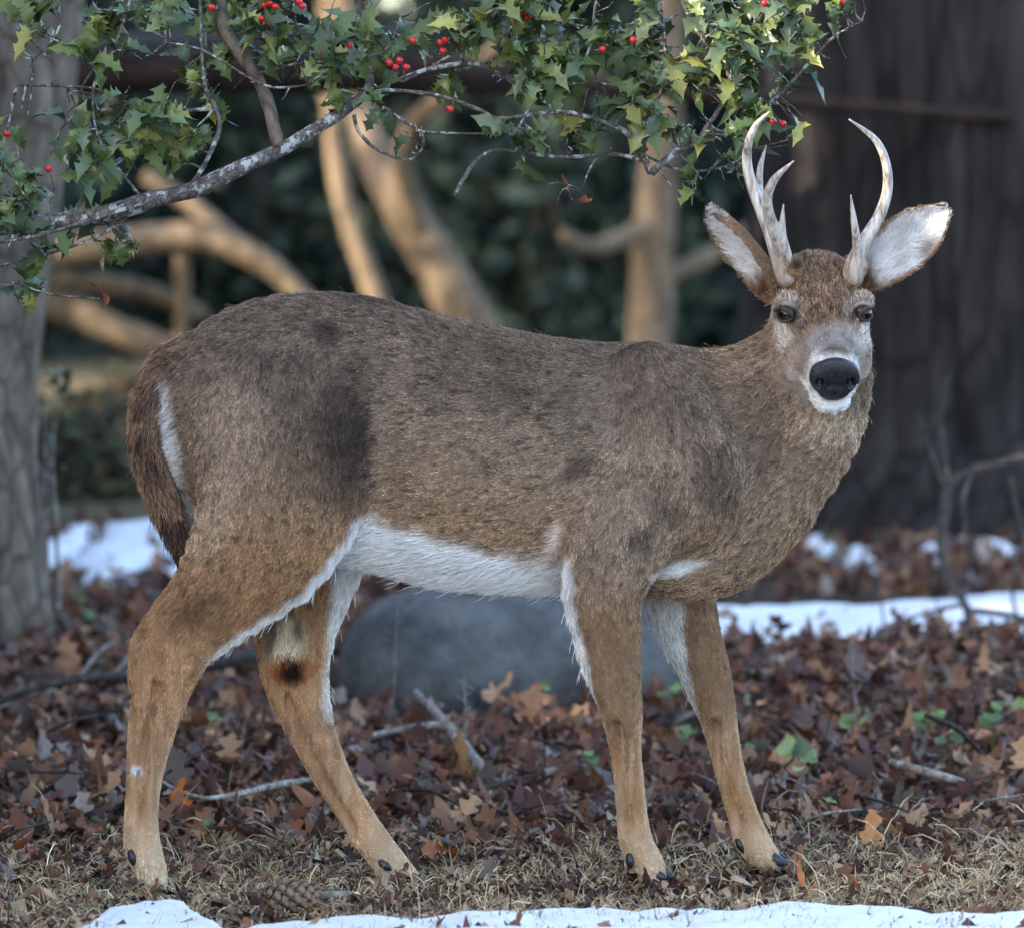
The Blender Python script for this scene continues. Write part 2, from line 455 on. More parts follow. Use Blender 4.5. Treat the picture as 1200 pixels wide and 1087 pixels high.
paint(lin(214, 184, 152), legs * smooth(945, 1000, V + (n1 - .5) * 40))
paint(lin(226, 206, 180), legs * smooth(1000, 1030, V))
# lower-leg darker streaks down the shins
paint(lin(120, 90, 66), flg * smooth(.5, .64, n2) * smooth(700, 780, V) * smooth(930, 850, V) * 0.55)
paint(lin(128, 92, 64), hl * smooth(.52, .66, n2) * smooth(640, 700, V) * smooth(940, 860, V) * 0.55)
paint(lin(78, 58, 46), blob(228, 715, 34, 12, .7, -38) * 0.6 * own('hind_n', 'hock_n'))
e_ = np.abs(BN[:, 0]); lo_ = smooth(800, 880, V)
paint(lin(216, 190, 160), legs * lo_ * smooth(.62, .95, e_) * .55)  # leg shading painted into coat colour: pale edges, then streaks
paint(lin(120, 92, 70), legs * smooth(.50, .60, fbm(BV * np.array([120, 60, 14]) + 3, 2)) * smooth(650, 720, V) * smooth(985, 930, V) * .30)
paint(lin(222, 200, 172), legs * smooth(.56, .64, fbm(BV * np.array([160, 60, 12]) + 9, 2)) * smooth(820, 880, V) * .3)
# dark patches in the coat
for cu, cv, ru, rv, s, rot in [(350, 470, 70, 40, .35, 0), (388, 388, 20, 13, .9, 20), (440, 350, 70, 9, .7, 10), (330, 425, 50, 25, .3, 0),
                               (840, 568, 24, 44, .7, -15), (680, 548, 22, 11, .85, -35), (752, 632, 14, 12, .7, 0), (790, 600, 24, 14, .6, 20), (770, 570, 22, 16, .45, 0),
                               (640, 470, 50, 14, .4, 0), (560, 450, 60, 20, .3, 0), (470, 560, 14, 40, .3, 0), (905, 530, 12, 30, .5, 15), (520, 480, 14, 8, .5, 0), (600, 420, 40, 10, .4, 8)]:
    paint(DARK, blob(cu, cv, ru, rv, 0.6, rot) * s * 0.85 * near * own('torso', 'hind_n', 'scap', 'fore_n', 'neck', 'brisket'))
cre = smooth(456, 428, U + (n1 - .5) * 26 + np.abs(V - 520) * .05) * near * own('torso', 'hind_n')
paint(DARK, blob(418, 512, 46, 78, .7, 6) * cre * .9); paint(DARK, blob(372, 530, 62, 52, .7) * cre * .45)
# lighter rump
paint(lin(176, 152, 132), blob(262, 500, 46, 60, .8) * 0.6 * own('hind_n', 'torso'))
paint(PALE, blob(248, 610, 26, 45, .8, 20) * 0.5 * own('hind_n', 'torso'))
# belly
edge = np.interp(U, [380, 405, 432, 470, 560, 640, 670], [668, 628, 600, 618, 642, 664, 660])
bel = own('torso') * smooth(-8, 8, V - edge + (n1 - .5) * 14) * smooth(382, 400, U) * smooth(690, 660, U)
bel = np.maximum(bel, own('torso') * smooth(-0.45, -0.85, BN[:, 2]) * smooth(380, 420, U) * smooth(740, 690, U))
paint(WHITE, bel); setv(LEN, 0.030, bel); setv(LIFT, .40, bel); setv(AG, 0, bel)
# inner thighs and forelegs
inner_hn = own('hind_n', 'hock_n') * np.maximum(smooth(-0.10, 0.30, BN[:, 1]), smooth(.30, .62, BN @ np.array([.62, .45, -.64]) + (n1 - .5) * .2)) * smooth(800, 740, V) * smooth(225, 260, U)
inner_hf = own('hind_f') * smooth(378, 392, U + (V - 740) * 0.10) * smooth(860, 800, V)
inner_fn = own('fore_n') * smooth(0.12, 0.50, -BN[:, 0] * 0.92 + BN[:, 1] * 0.55 + (n1 - .5) * .3 - smooth(740, 820, V) * .25) * smooth(850, 760, V) * smooth(640, 660, V)
ef = np.interp(V, [690, 740, 800, 850, 900], [800, 797, 808, 822, 834])
inner_ff = own('fore_f') * smooth(6, -6, U - ef + (n1 - .5) * 10) * smooth(900, 840, V)
inner_b = own('fore_n') * smooth(0.4, 0.8, BN[:, 0]) * smooth(0.0, 0.5, BN[:, 1]) * smooth(740, 700, V) * smooth(650, 680, V)
for m, ln in ((inner_hn, 0.024), (inner_hf, 0.024), (inner_fn, 0.026), (inner_ff, 0.018), (inner_b, 0.014)):
    paint(WHITE, m); setv(LEN, ln, m); setv(AG, 0, m)
m = blob(797, 666, 30, 8, .5, -14) * near * own('torso', 'brisket', 'fore_n', 'scap', 'neck'); paint(WHITE, m * .9); setv(AG, 0, m)
m = blob(652, 632, 7, 22, .5, 12) * near; paint(lin(226, 208, 200), m * .8); setv(AG, 0, m)
m = blob(160, 903, 8, 6, .3, 20) * near * own('hind_n'); paint(WHITE, m); m = blob(163, 905, 3, 5, .3, 30) * near * own('hind_n'); paint(lin(150, 140, 140), m)
# tarsal tuft
tf = own('hind_f', 'hock_f') * near
m = blob(336, 752, 24, 28, .35) * tf; paint(lin(232, 214, 184), m); setv(LEN, 0.030, m); setv(AG, .2, m)
m = np.clip(blob(318, 742, 6, 24, .5, 12) + blob(350, 735, 5, 14, .5, -10), 0, 1) * tf; paint(lin(60, 50, 44), m * .75)
m = blob(341, 783, 24, 17, .5) * tf; paint(lin(150, 84, 36), m); m = blob(342, 785, 13, 13, .5) * tf; paint(lin(26, 14, 10), m); setv(LEN, 0.012, m); setv(AG, 0, m)
# lengths on limbs
setv(LEN, 0.009, legs * smooth(680, 780, V) * (1 - np.clip(inner_hn + inner_hf + inner_fn + inner_ff, 0, 1)) * (1 - m))
setv(LEN, 0.0065, legs * smooth(820, 900, V)); setv(LIFT, 0.22, legs * smooth(780, 860, V)); setv(AG, 0.45, legs * smooth(640, 760, V))
setv(LEN, 0.012, legs * smooth(985, 1025, V))
# neck ruff
setv(LEN, 0.014, own('neck', 'brisket')); setv(LIFT, 0.30, own('neck', 'brisket'))
# tail: brown back, black lower edge, white underside
tl = own('tail')
paint(lin(142, 112, 90), tl); paint(lin(70, 54, 46), tl * smooth(.45, .62, n2) * .7); paint(lin(44, 36, 34), tl * smooth(560, 660, V))
wl_ = np.interp(V, [425, 450, 520, 590, 640, 670], [196, 192, 201, 211, 219, 219])
m = tl * smooth(-2, 7, U - wl_) * smooth(440, 452, V); paint(WHITE, m); setv(AG, 0, m)
setv(LEN, 0.030, tl); setv(LIFT, 0.34, tl)
m = blob(204, 520, 6, 75, .5, -8) * own('torso', 'hind_n') * smooth(0.1, -0.3, BN[:, 0]); paint(WHITE, m); setv(AG, 0, m); setv(LEN, .03, m)
# ---- head
hd = np.clip(own('head') * 1.3, 0, 1) * (1 - EM) * smooth(500, 484, V)
q = (BV - HO) / PXM; hf = q @ HF; hu = q @ HU; hr = q @ HR
setv(LEN, 0.010, hd); setv(LEN, 0.0065, hd * smooth(0, 60, hf)); setv(LIFT, 0.25, hd)
paint(lin(160, 130, 100), hd)
fore = hd * smooth(0.2, 0.5, BN @ HU) * smooth(66, 48, hf + (n1 - .5) * 20)
paint(lin(146, 120, 96), fore); paint(lin(66, 50, 42), fore * smooth(.46, .56, n3) * .8); paint(lin(110, 74, 52), fore * smooth(20, 40, np.abs(hr)) * smooth(10, -20, hf) * .6)
setv(LEN, 0.014, fore); setv(LIFT, .4, fore)
face = hd * np.maximum(smooth(48, 76, hf + (n1 - .5) * 24), smooth(.55, .2, BN @ HU) * smooth(10, 40, hf))
paint(lin(172, 164, 158), face)
paint(lin(140, 134, 134), face * blob(970, 398, 26, 22, .6) * .7); paint(lin(84, 76, 74), face * smooth(.56, .64, n3) * .5)
paint(lin(160, 138, 118), hd * smooth(28, 42, np.abs(hr)) * smooth(20, 50, hf) * .5)
for s in (-1, 1):
    eu, ev = (921, 368) if s < 0 else (1012, 367)
    paint(lin(196, 184, 174), hd * blob(eu - 3 * s * 0, ev, 22, 21, .4) * .75)
    paint(lin(212, 204, 200), hd * blob(eu + s * 3, ev + 28, 11, 17, .5) * .8)
    paint(lin(70, 54, 46), hd * blob(eu, ev, 15, 11, .25) * .85); paint(lin(96, 74, 62), hd * blob(eu - 13 * s, ev + 7, 7, 6, .5) * .8)
muz = hd * smooth(92, 106, hf + np.abs(hr) * .30 + (n1 - .5) * 14)
paint(lin(236, 232, 232), muz)
paint(lin(150, 120, 96), hd * blob(938, 440, 9, 24, .6, 15) * .5); paint(lin(150, 120, 96), hd * blob(1014, 440, 7, 20, .6, -15) * .4)
chin = hd * smooth(60, 85, hf) * smooth(-8, -22, hu); paint(lin(240, 238, 236), chin); setv(LEN, .012, chin)
m = hd * blob(974, 474, 8, 1.6, .5); paint(lin(60, 50, 50), m)
setv(AG, .35, hd); setv(AG, .0, np.clip(muz + chin, 0, 1)); setv(AG, 1.0, fore)
jaw = own('neck', 'head') * blob(985, 500, 40, 26, .6) * (1 - hd); paint(lin(214, 196, 178), jaw * .5)
# ---- ears
back = EM * (1 - EIN)
paint(lin(140, 112, 88), back); paint(lin(70, 58, 52), back * smooth(.75, 1.0, ET) * .8)
paint(lin(244, 243, 246), EIN); paint(lin(132, 112, 100), EIN * np.clip(blob(1088, 296, 16, 13, .6, -40) * .8 + smooth(.58, .66, n2) * .35, 0, 1))
setv(LEN, .0070, EM); setv(LEN, .018, EIN * smooth(.95, .5, ET)); setv(LIFT, .17, EM); setv(LIFT, .30, EIN); setv(AG, 0, EIN); setv(AG, .6, back)
LEN *= 0.85 + 0.3 * n2
C *= 1.16 * (0.90 + 0.22 * (n2 - .5) * 2)[:, None] * (1 - .0 * n1)[:, None]

deer = empty("deer", W(470, 1030, -0.02), "white-tailed buck standing on leaf litter with its head turned to look straight ahead", "deer")
deer.location.z = 0
mb = Mat("deer_skin", 0.85, 0.15); mb.color(mb.mix(1.0, mb.attr("coat"), (0.62, 0.60, 0.58), 'MULTIPLY'))
body = mesh_obj("body", BV, BF, mb.m, deer); set_color(body.data, "coat", C)
body["label"] = "grey-brown coat with white belly and orange-tan legs"

# --- fur as hair curves
def make_fur(n_target):
    tri = np.concatenate([BF[:, [0, 1, 2]], BF[:, [0, 2, 3]]])
    a, b, c = BV[tri[:, 0]], BV[tri[:, 1]], BV[tri[:, 2]]
    ar = np.linalg.norm(np.cross(b - a, c - a), axis=1) / 2
    mid = tri[:, 0]
    dens = np.where(BN[mid, 1] > 0.35, 0.30, 1.0) * np.interp(LEN[mid], [.006, .010, .014, .03], [2.3, 1.6, 1.0, 0.7])
    p = ar * dens; p /= p.sum()
    t = tri[RNG.choice(len(tri), n_target, p=p)]
    r = RNG.random((n_target, 2)); fl = r.sum(1) > 1; r[fl] = 1 - r[fl]
    w = np.stack([1 - r.sum(1), r[:, 0], r[:, 1]], 1)
    mixv = lambda A: np.einsum('nk,nk...->n...', w, A[t])
    P = mixv(BV); N = mixv(BN); N /= np.linalg.norm(N, axis=1)[:, None]
    D = mixv(FL); ln = mixv(LEN); lift = mixv(LIFT); col = mixv(C); ag = mixv(AG)
    skip = (np.linalg.norm((P - HP(120, 5, 0)) / np.array([1, 1, 1.05]), axis=1) < 0.036)
    for s in (-1, 1): skip |= np.linalg.norm(P - EYE[s], axis=1) < 0.0185
    k = ~skip; P, N, D, ln, lift, col, ag = P[k], N[k], D[k], ln[k], lift[k], col[k], ag[k]; n = len(P)
    # clumped swirl of the coat
    sw = np.stack([fbm(P * 26 + o, 2) for o in (0, 31, 77)], 1) - .5
    sw2 = np.stack([vnoise(P * 120 + o) for o in (3, 41, 97)], 1) - .5
    D = D + sw * 0.6 + sw2 * 0.6 + RNG.normal(0, .10, (n, 3))
    D -= N * np.einsum('ij,ij->i', D, N)[:, None]; D /= np.linalg.norm(D, axis=1)[:, None] + 1e-9
    lift = np.clip(lift * (0.55 + 0.9 * RNG.random(n)) + (fbm(P * 45, 2) - .5) * .35, 0.06, 1.1)
    ln = ln * (0.65 + 0.6 * RNG.random(n))
    stray = RNG.random(n) < 0.006; lift[stray] += .35; ln[stray] *= 1.35
    cell = np.floor(P / 0.0052).astype(np.int64)
    hsh = np.stack([hash3(cell + o) for o in (11, 57, 101)], 1); ctr = (cell + .5 + (hsh - .5) * .8) * 0.0052
    pull = ctr - P; pull -= N * np.einsum('ij,ij->i', pull, N)[:, None]
    cl_tone = hash3(cell + 401)
    m = 5; s = np.linspace(0, 1, m)
    ang = lift[:, None] * (1.35 - 0.8 * s[None])
    step = ln[:, None] / (m - 1)
    inc = (D[:, None] * np.cos(ang)[..., None] + N[:, None] * np.sin(ang)[..., None]) * step[..., None]
    pts = np.concatenate([P[:, None] - N[:, None] * .0012, inc[:, 1:]], 1).cumsum(1)
    pts = pts + pull[:, None] * (s ** 1.3 * .55)[None, :, None] * np.clip(ln / .012, .3, 1)[:, None, None]
    horiz = np.abs(D[:, 0]) > np.abs(D[:, 2])
    st_n = np.where(horiz, vnoise(P * np.array([55, 170, 210])), vnoise(P * np.array([210, 170, 55])))
    tone = 1 + RNG.normal(0, .13, n) + (cl_tone - .5) * .85 * (.25 + .75 * ag) + (fbm(P * 120, 2) - .5) * 0.9 * (.2 + .8 * ag)
    tone *= 1 - .62 * smooth(.34, .14, st_n) * (.25 + .75 * ag)
    dk = RNG.random(n) < (0.16 * ag * smooth(.38, .62, fbm(P * 70 + 3, 2)))
    lt = RNG.random(n) < 0.12 * ag
    tone = np.clip(np.where(dk, tone * .42, np.where(lt, tone * 1.45, tone)), .25, 1.9)
    colr = np.clip(col * tone[:, None], 0, .93)
    rad = np.interp(ln, [.005, .012, .03], [.00026, .00033, .00046])[:, None] * np.array([1, 1, .92, .7, .16])
    cu = bpy.data.hair_curves.new("fur"); cu.add_curves([m] * n)
    cu.points.foreach_set("position", pts.astype(np.float32).ravel())
    ra = cu.attributes.get("radius") or cu.attributes.new("radius", 'FLOAT', 'POINT')
    ra.data.foreach_set("value", rad.astype(np.float32).ravel())
    ca = cu.attributes.new("tint", 'FLOAT_COLOR', 'CURVE')
    ca.data.foreach_set("color", np.concatenate([colr, np.ones((n, 1))], 1).astype(np.float32).ravel())
    aa = cu.attributes.new("agouti", 'FLOAT', 'CURVE'); aa.data.foreach_set("value", ag.astype(np.float32))
    fm = Mat("deer_fur", 0.55, 0.25)
    hi_ = fm.node("ShaderNodeHairInfo")
    band = fm.ramp(hi_.outputs["Intercept"], [(0, (.42, .40, .38)), (.40, (.72, .70, .68)), (.62, (.50, .46, .43)), (.82, (1.65, 1.58, 1.46))])
    plain = fm.ramp(hi_.outputs["Intercept"], [(0, (.8, .8, .8)), (.6, (1, 1, 1))])
    bnd = fm.mix(fm.attr("agouti", "Fac"), plain, band)
    fm.color(fm.mix(1.0, fm.attr("tint"), bnd, 'MULTIPLY'))
    ob = bpy.data.objects.new("fur", cu); COL.objects.link(ob); cu.materials.append(fm.m); attach(ob, deer)
    ob["kind"] = "stuff"
    return ob

# --- eyes
EYE = {-1: W(921.5, 368.5, 0) , 1: W(1011, 367.5, 0)}
def surf_hit(p_px, rad=6):
    d = np.hypot(U - p_px[0], V - p_px[1]); m = np.nonzero((d < rad) & (BV[:, 1] < 0.1))[0]
    return m[np.argmin(BV[m, 1])]
em_eye = Mat("eye_wet", 0.08, 0.35)
gr = em_eye.attr("iris"); em_eye.color(gr)

em_lid = Mat("eyelid_skin", 0.55, 0.35); em_lid.color(em_lid.ramp(em_lid.noise(300), [(.3, (.018, .013, .012)), (.8, (.06, .045, .04))]))
for s, px in ((-1, (921.5, 368.5)), (1, (1011, 367.5))):
    i = surf_hit(px); p = BV[i]
    outw = HR * s * 0.62 + HF * 0.72 + HU * 0.28; outw /= np.linalg.norm(outw)
    re = 0.0158; c = W(px[0], px[1], p[1] + 0.004)
    EYE[s] = c - outw * 0.002
    uu = HU - outw * (HU @ outw); uu /= np.linalg.norm(uu); vv = np.cross(uu, outw)
    Vs, Fs, Cs = [], [], []
    nu, nw = 24, 14
    for a in range(nw + 1):
        th = math.pi * a / nw
        for b in range(nu):
            ph = 2 * math.pi * b / nu
            Vs.append(c + re * (outw * math.cos(th) + math.sin(th) * (uu * math.cos(ph) + vv * math.sin(ph))))
            rr = math.sin(th) if th < math.pi / 2 else 1
            x = math.sin(th) * math.sin(ph) / 0.62; y = math.sin(th) * math.cos(ph) / 0.36
            Cs.append((.004, .003, .003) if x * x + y * y < 1 else ((.045, .018, .010) if rr < .80 else (.02, .012, .01)))
    for a in range(nw):
        for b in range(nu): Fs.append((a * nu + b, (a + 1) * nu + b, (a + 1) * nu + (b + 1) % nu, a * nu + (b + 1) % nu))
    eo = mesh_obj("eye", np.array(Vs), np.array(Fs), em_eye.m, deer); set_color(eo.data, "iris", np.array(Cs))
    # almond lids: a ring swept round the eye opening, lying on the ball
    Vs, Fs = [], []; n = 36; k = 8
    for b in range(n):
        ph = 2 * math.pi * b / n
        ex, ey = math.cos(ph), math.sin(ph)
        sx = 0.92; sy = (0.60 if ey > 0 else 0.58) * (1 - 0.25 * abs(ex) ** 3)
        d = np.array([ex * sx, ey * sy]); rr = min(np.linalg.norm(d), .97)
        d = d / np.linalg.norm(d)
        zc = math.sqrt(max(1 - rr * rr, .02))
        ctr = c + re * 1.03 * (outw * zc + (vv * d[0] + uu * d[1]) * rr)
        rad_dir = (vv * d[0] + uu * d[1]); nrm = (ctr - c) / np.linalg.norm(ctr - c); tg = np.cross(nrm, rad_dir); rd = np.cross(tg, nrm); rd /= np.linalg.norm(rd)
        rd = rd if rd @ rad_dir > 0 else -rd
        w1 = 0.0040 if ey > 0 else 0.0028
        for j in range(k):
            q_ = 2 * math.pi * j / k
            Vs.append(ctr + rd * (w1 * (math.cos(q_) + .5)) + nrm * (.0022 * math.sin(q_)))
    for b in range(n):
        for j in range(k): Fs.append((b * k + j, b * k + (j + 1) % k, ((b + 1) % n) * k + (j + 1) % k, ((b + 1) % n) * k + j))
    mesh_obj("eyelid", np.array(Vs), np.array(Fs), em_lid.m, eo)
    # lashes on the outer upper lid
    Vs, Fs = [], []
    for j in range(16):
        a_ = (j / 15) * 1.5 + 0.1; ph = a_ if s > 0 else math.pi - a_
        # vv points along +/- HR
        sg = 1 if (vv @ HR) > 0 else -1
        d = vv * math.cos(ph) * sg + uu * math.sin(ph) * .62
        b0 = c + outw * re * .78 + d * re * .86; tip = b0 + (d * 1.0 + outw * .9 + uu * .1) * 0.0075 * (0.7 + .5 * random.random())
        sd_ = np.cross(d, outw) * .0006; base = len(Vs)
        Vs += [b0 - sd_, b0 + sd_, (b0 + tip) / 2 + outw * .0006 + sd_ * .7, (b0 + tip) / 2 + outw * .0006 - sd_ * .7, tip]
        Fs += [(base, base + 1, base + 2, base + 3), (base + 3, base + 2, base + 4)]
    mesh_obj("eyelash", np.array(Vs), Fs, em_lid.m, eo)

# --- nose pad
nf = Field(HP(128, 6, 0) - 0.07, HP(128, 6, 0) + 0.07, 0.0016)
nf.ell(HP(114, 12, 0), np.array([25, 16, 17]) * PXM, hax, 0.004)
nf.ell(HP(112, -13, 0), np.array([19, 15, 13]) * PXM, hax, 0.008)
for s in (-1, 1):
    nf.ell(HP(112, 4, 18.5 * s), np.array([11, 15, 17]) * PXM, hax, 0.008)
for s in (-1, 1):
    nf.ell(HP(128, 1, 18 * s), np.array([5.5, 17, 7.5]) * PXM, hax, 0.003, cut=True)
    nf.ell(HP(124, -6, 24 * s), np.array([8, 11, 3.6]) * PXM, hax, 0.004, cut=True)
nf.ell(HP(130, -14, 0), np.array([1.4, 8, 8]) * PXM, hax, 0.003, cut=True)
NV, NF = nf.mesh(); NV = relax(NV, NF, 1)
_f = ((NV - HO) @ HF) / PXM; NV = NV - HF * (np.maximum(_f - 117, 0) * .55 * PXM)[:, None]     # flat front of the pad
nm = Mat("nose_leather", 0.32, 0.5)
nb = nm.voro(520); nm.color(nm.ramp(nm.noise(60), [(.3, (.006, .006, .008)), (.8, (.022, .024, .032))]))
nm.rough(nm.ramp(nm.noise(90), [(.35, (.10,) * 3), (.7, (.42,) * 3)])); nm.bump(nb, .6, .0016)
mesh_obj("nose", NV, NF, nm.m, deer)

# --- antlers
am = Mat("antler_bone", 0.5, 0.35)
g1 = am.noise(130, 6, .65, stretch=(1, 1, .14)); g2 = am.noise(9, 3)
base_c = am.ramp(g1, [(.33, (.13, .085, .055)), (.44, (.40, .34, .29)), (.58, (.62, .58, .55)), (.72, (.74, .71, .69))])
hgt = am.attr("h", "Fac"); am.color(am.mix(am.math('MULTIPLY', am.ramp(hgt, [(0, (1, 1, 1)), (.30, (0, 0, 0))]), .75), base_c, (.26, .17, .11)))
am.bump(am.noise(130, 5, .65, stretch=(1, 1, .10)), .9, .004)
def antler(chains):
    pts = np.concatenate([np.array([W(*c[:3]) for c in ch]) for ch in chains])
    f = Field(pts.min(0) - .03, pts.max(0) + .03, 0.0020)
    for ch in chains:
        f.loft(Loft([[*W(*c[:3]), c[3] * PXM * .9, c[3] * PXM * .9] for c in ch], 0.006, per=5), .02)
    v, q = f.mesh(); v = relax(v, q, 1, .4)
    o = mesh_obj("antler", v, q, am.m, deer)
    z = (v[:, 2] - v[:, 2].min()) / (v[:, 2].max() - v[:, 2].min())
    a = o.data.attributes.new("h", 'FLOAT', 'POINT'); a.data.foreach_set("value", z.astype(np.float32))
    return o
YA = float(HP(-34, 62, 0)[1])
antler([[(922, 326, YA, 14.5), (917, 312, YA, 14), (912, 300, YA - .002, 11), (903, 272, YA, 9.8), (889, 238, YA + .005, 8.2), (877, 203, YA + .005, 7.0), (876, 172, YA - .01, 5.8), (886, 147, YA - .03, 4.2), (902, 131, YA - .05, 1.2)],
        [(894, 252, YA + .004, 6), (890, 222, YA + .03, 5.2), (891, 196, YA + .045, 4.0), (898, 171, YA + .055, 1.0)],
        [(924, 318, YA - .004, 11), (915, 290, YA - .022, 9.5), (903, 258, YA - .05, 7.6), (899, 233, YA - .075, 6.6), (908, 210, YA - .10, 5.2), (930, 189, YA - .13, 1.2)],
        [(920, 300, YA - .018, 8), (917, 275, YA - .035, 5.2), (917, 257, YA - .045, 3.6), (918, 240, YA - .052, .9)]])
antler([[(999, 326, YA, 14.5), (1002, 312, YA, 14), (1006, 298, YA - .002, 10.8), (1016, 278, YA - .004, 9), (1031, 252, YA, 7.8), (1040, 222, YA, 6.8), (1038, 190, YA - .015, 5.8), (1025, 163, YA - .035, 4.4), (995, 140, YA - .07, 1.2)],
        [(1006, 296, YA - .008, 8), (1003, 274, YA - .028, 5.4), (1000, 254, YA - .042, 4.0), (997, 229, YA - .055, .9)]])

# --- hooves and dewclaws
hm = Mat("hoof_horn", 0.35, 0.45); hm.color(hm.ramp(hm.noise(70, 4, .6, stretch=(1, 1, .3)), [(.3, (.010, .011, .014)), (.75, (.05, .052, .06))])); hm.bump(hm.noise(160), .3, .001)
def hoof(px, py, Y, dirx, diry=0.0, z=0.0, scale=1.0):
    p = W(px, py, Y); d = np.array([dirx, diry, 0]); d /= np.linalg.norm(d); sdv = np.array([-d[1], d[0], 0])
    for s in (-1, 1):
        f = Field(p - .06, p + .06, .0022)
        c = p + sdv * s * .0125
        f.loft(Loft([[*(c - d * .020 + [0, 0, .018]), .016, .012], [*(c + d * .004 + [0, 0, .011]), .013, .0115], [*(c + d * .026 + sdv * -s * .003 + [0, 0, .003]), .006, .006]], .004), .02)
        v, q = f.mesh(); v[:, 2] = np.maximum(v[:, 2], p[2] - .008)
        mesh_obj("hoof", v, q, hm.m, deer)
def dewclaw(px, py, Y, ax, ln=6.5, wd=5):
    i_c = W(px, py, Y); f = Field(i_c - .035, i_c + .035, .0018)
    ax = np.array([ax[0], 0, -ax[1]], float); ax /= np.linalg.norm(ax); b = np.array([0, 1.0, 0]); n = np.cross(ax, b)
    f.loft(Loft([[*(i_c - ax * ln * PXM), wd * .8 * PXM, 7 * PXM], [*i_c, wd * PXM, 8 * PXM], [*(i_c + ax * ln * PXM), wd * .5 * PXM, 4 * PXM]], .004), .02)
    v, q = f.mesh(); mesh_obj("dewclaw", v, q, hm.m, deer)
hoof(182, 1041, -0.140, .65, -.6); hoof(487, 1039, -0.022, .95, -.2); hoof(768, 1028, -0.070, .75, -.6); hoof(905, 1012, .110, .95, -.3)
dewclaw(155, 1005, -.158, (.2, .9)); dewclaw(452, 1014, -.044, (.8, .6)); dewclaw(738, 1009, -.099, (.1, 1)); dewclaw(868, 991, .100, (.4, .8), 7, 5)
# ================================================================== SETTING
def ground_z(x, y):
    x = np.asarray(x, float); y = np.asarray(y, float)
    P = np.stack([x, y, np.zeros_like(x)], -1)
    amp = smooth(0.6, 2.0, y)
    z = -0.012 + (fbm(P * 2.2, 3) - .5) * (0.02 + 0.05 * amp) + (fbm(P * 9 + 4, 2) - .5) * 0.014
    z = z + 0.10 * np.exp(-((y - 3.3) / .8) ** 2) * smooth(.2, .9, x)            # leaf bank in front of the snow on the right
    z = z + 0.04 * np.exp(-((y - 4.2) / 1.2) ** 2) * smooth(-.4, -1.2, x)
    return z
# ground: fine near the deer, one sheet out to the trees
xs = np.concatenate([np.linspace(-120, -4, 14), np.linspace(-3.6, 3.6, 145), np.linspace(4, 120, 14)])
ys = np.concatenate([np.linspace(-60, -2.2, 10), np.linspace(-2, 7, 181), np.linspace(7.2, 20, 50), np.linspace(22, 220, 22)])
gx, gy = np.meshgrid(xs, ys, indexing='ij'); gz = ground_z(gx, gy)
ny_ = len(ys); ii, jj = np.meshgrid(np.arange(len(xs) - 1), np.arange(ny_ - 1), indexing='ij'); b0 = (ii * ny_ + jj).ravel()
gm = Mat("forest_soil", 0.95, 0.1)
gc = gm.ramp(gm.noise(9, 8, .7), [(.3, (.035, .024, .018)), (.5, (.085, .058, .042)), (.72, (.17, .125, .085))])
gfar = gm.ramp(gm.noise(.9, 6, .65), [(.35, (.10, .075, .045)), (.55, (.16, .13, .075)), (.7, (.10, .105, .055))])
sep = gm.node("ShaderNodeSeparateXYZ"); gm.l.new(gm.co.outputs["Object"], sep.inputs[0])
gm.color(gm.mix(gm.ramp(gm.math('MULTIPLY', sep.outputs["Y"], 1 / 30.), [(.28, (0, 0, 0)), (.36, (1, 1, 1))]), gc, gfar)); gm.bump(gm.noise(60, 6, .7), .8, .02)
ground = mesh_obj("ground", np.stack([gx.ravel(), gy.ravel(), gz.ravel()], 1), np.stack([b0, b0 + ny_, b0 + ny_ + 1, b0 + 1], 1), gm.m)
tag(ground, kind="structure")

# ---------------------------------------------------------------- shared little builders
def tube(points, radii, nseg=8, per=4, wob=0.0, cap=True, seed=0):
    S = spline(np.c_[np.asarray(points, float), np.asarray(radii, float)], per)
    P = S[:, :3]; r = np.maximum(S[:, 3], 0.0004)
    T = np.gradient(P, axis=0); T /= np.linalg.norm(T, axis=1)[:, None] + 1e-9
    ref = np.array([0.31, 0.17, 0.93]) if abs(T[0][2]) < .9 else np.array([.9, .3, .1])
    A = np.cross(T, ref); A /= np.linalg.norm(A, axis=1)[:, None]; B = np.cross(T, A)
    ph = np.arange(nseg) * 2 * math.pi / nseg
    ring = A[:, None] * np.cos(ph)[None, :, None] + B[:, None] * np.sin(ph)[None, :, None]
    rr = r[:, None] * np.ones(nseg)
    if wob:
        q = P[:, None] + ring * r[:, None, None]
        rr = rr * (1 + wob * 2 * (fbm(q / max(r.max(), .004) * .9 + seed, 3) - .5))
    Vv = (P[:, None] + ring * rr[..., None]).reshape(-1, 3)
    n = len(P); i, j = np.meshgrid(np.arange(n - 1), np.arange(nseg), indexing='ij'); i = i.ravel(); j = j.ravel()
    Fq = np.stack([i * nseg + j, i * nseg + (j + 1) % nseg, (i + 1) * nseg + (j + 1) % nseg, (i + 1) * nseg + j], 1)
    if cap:
        Vv = np.concatenate([Vv, P[:1], P[-1:]]); a, b = n * nseg, n * nseg + 1; k = np.arange(nseg)
        c1 = np.stack([(k + 1) % nseg, k, np.full(nseg, a), np.full(nseg, a)], 1)
        c2 = np.stack([(n - 1) * nseg + k, (n - 1) * nseg + (k + 1) % nseg, np.full(nseg, b), np.full(nseg, b)], 1)
        return Vv, Fq, np.concatenate([c1, c2])[:, :3]
    return Vv, Fq, np.zeros((0, 3), int)
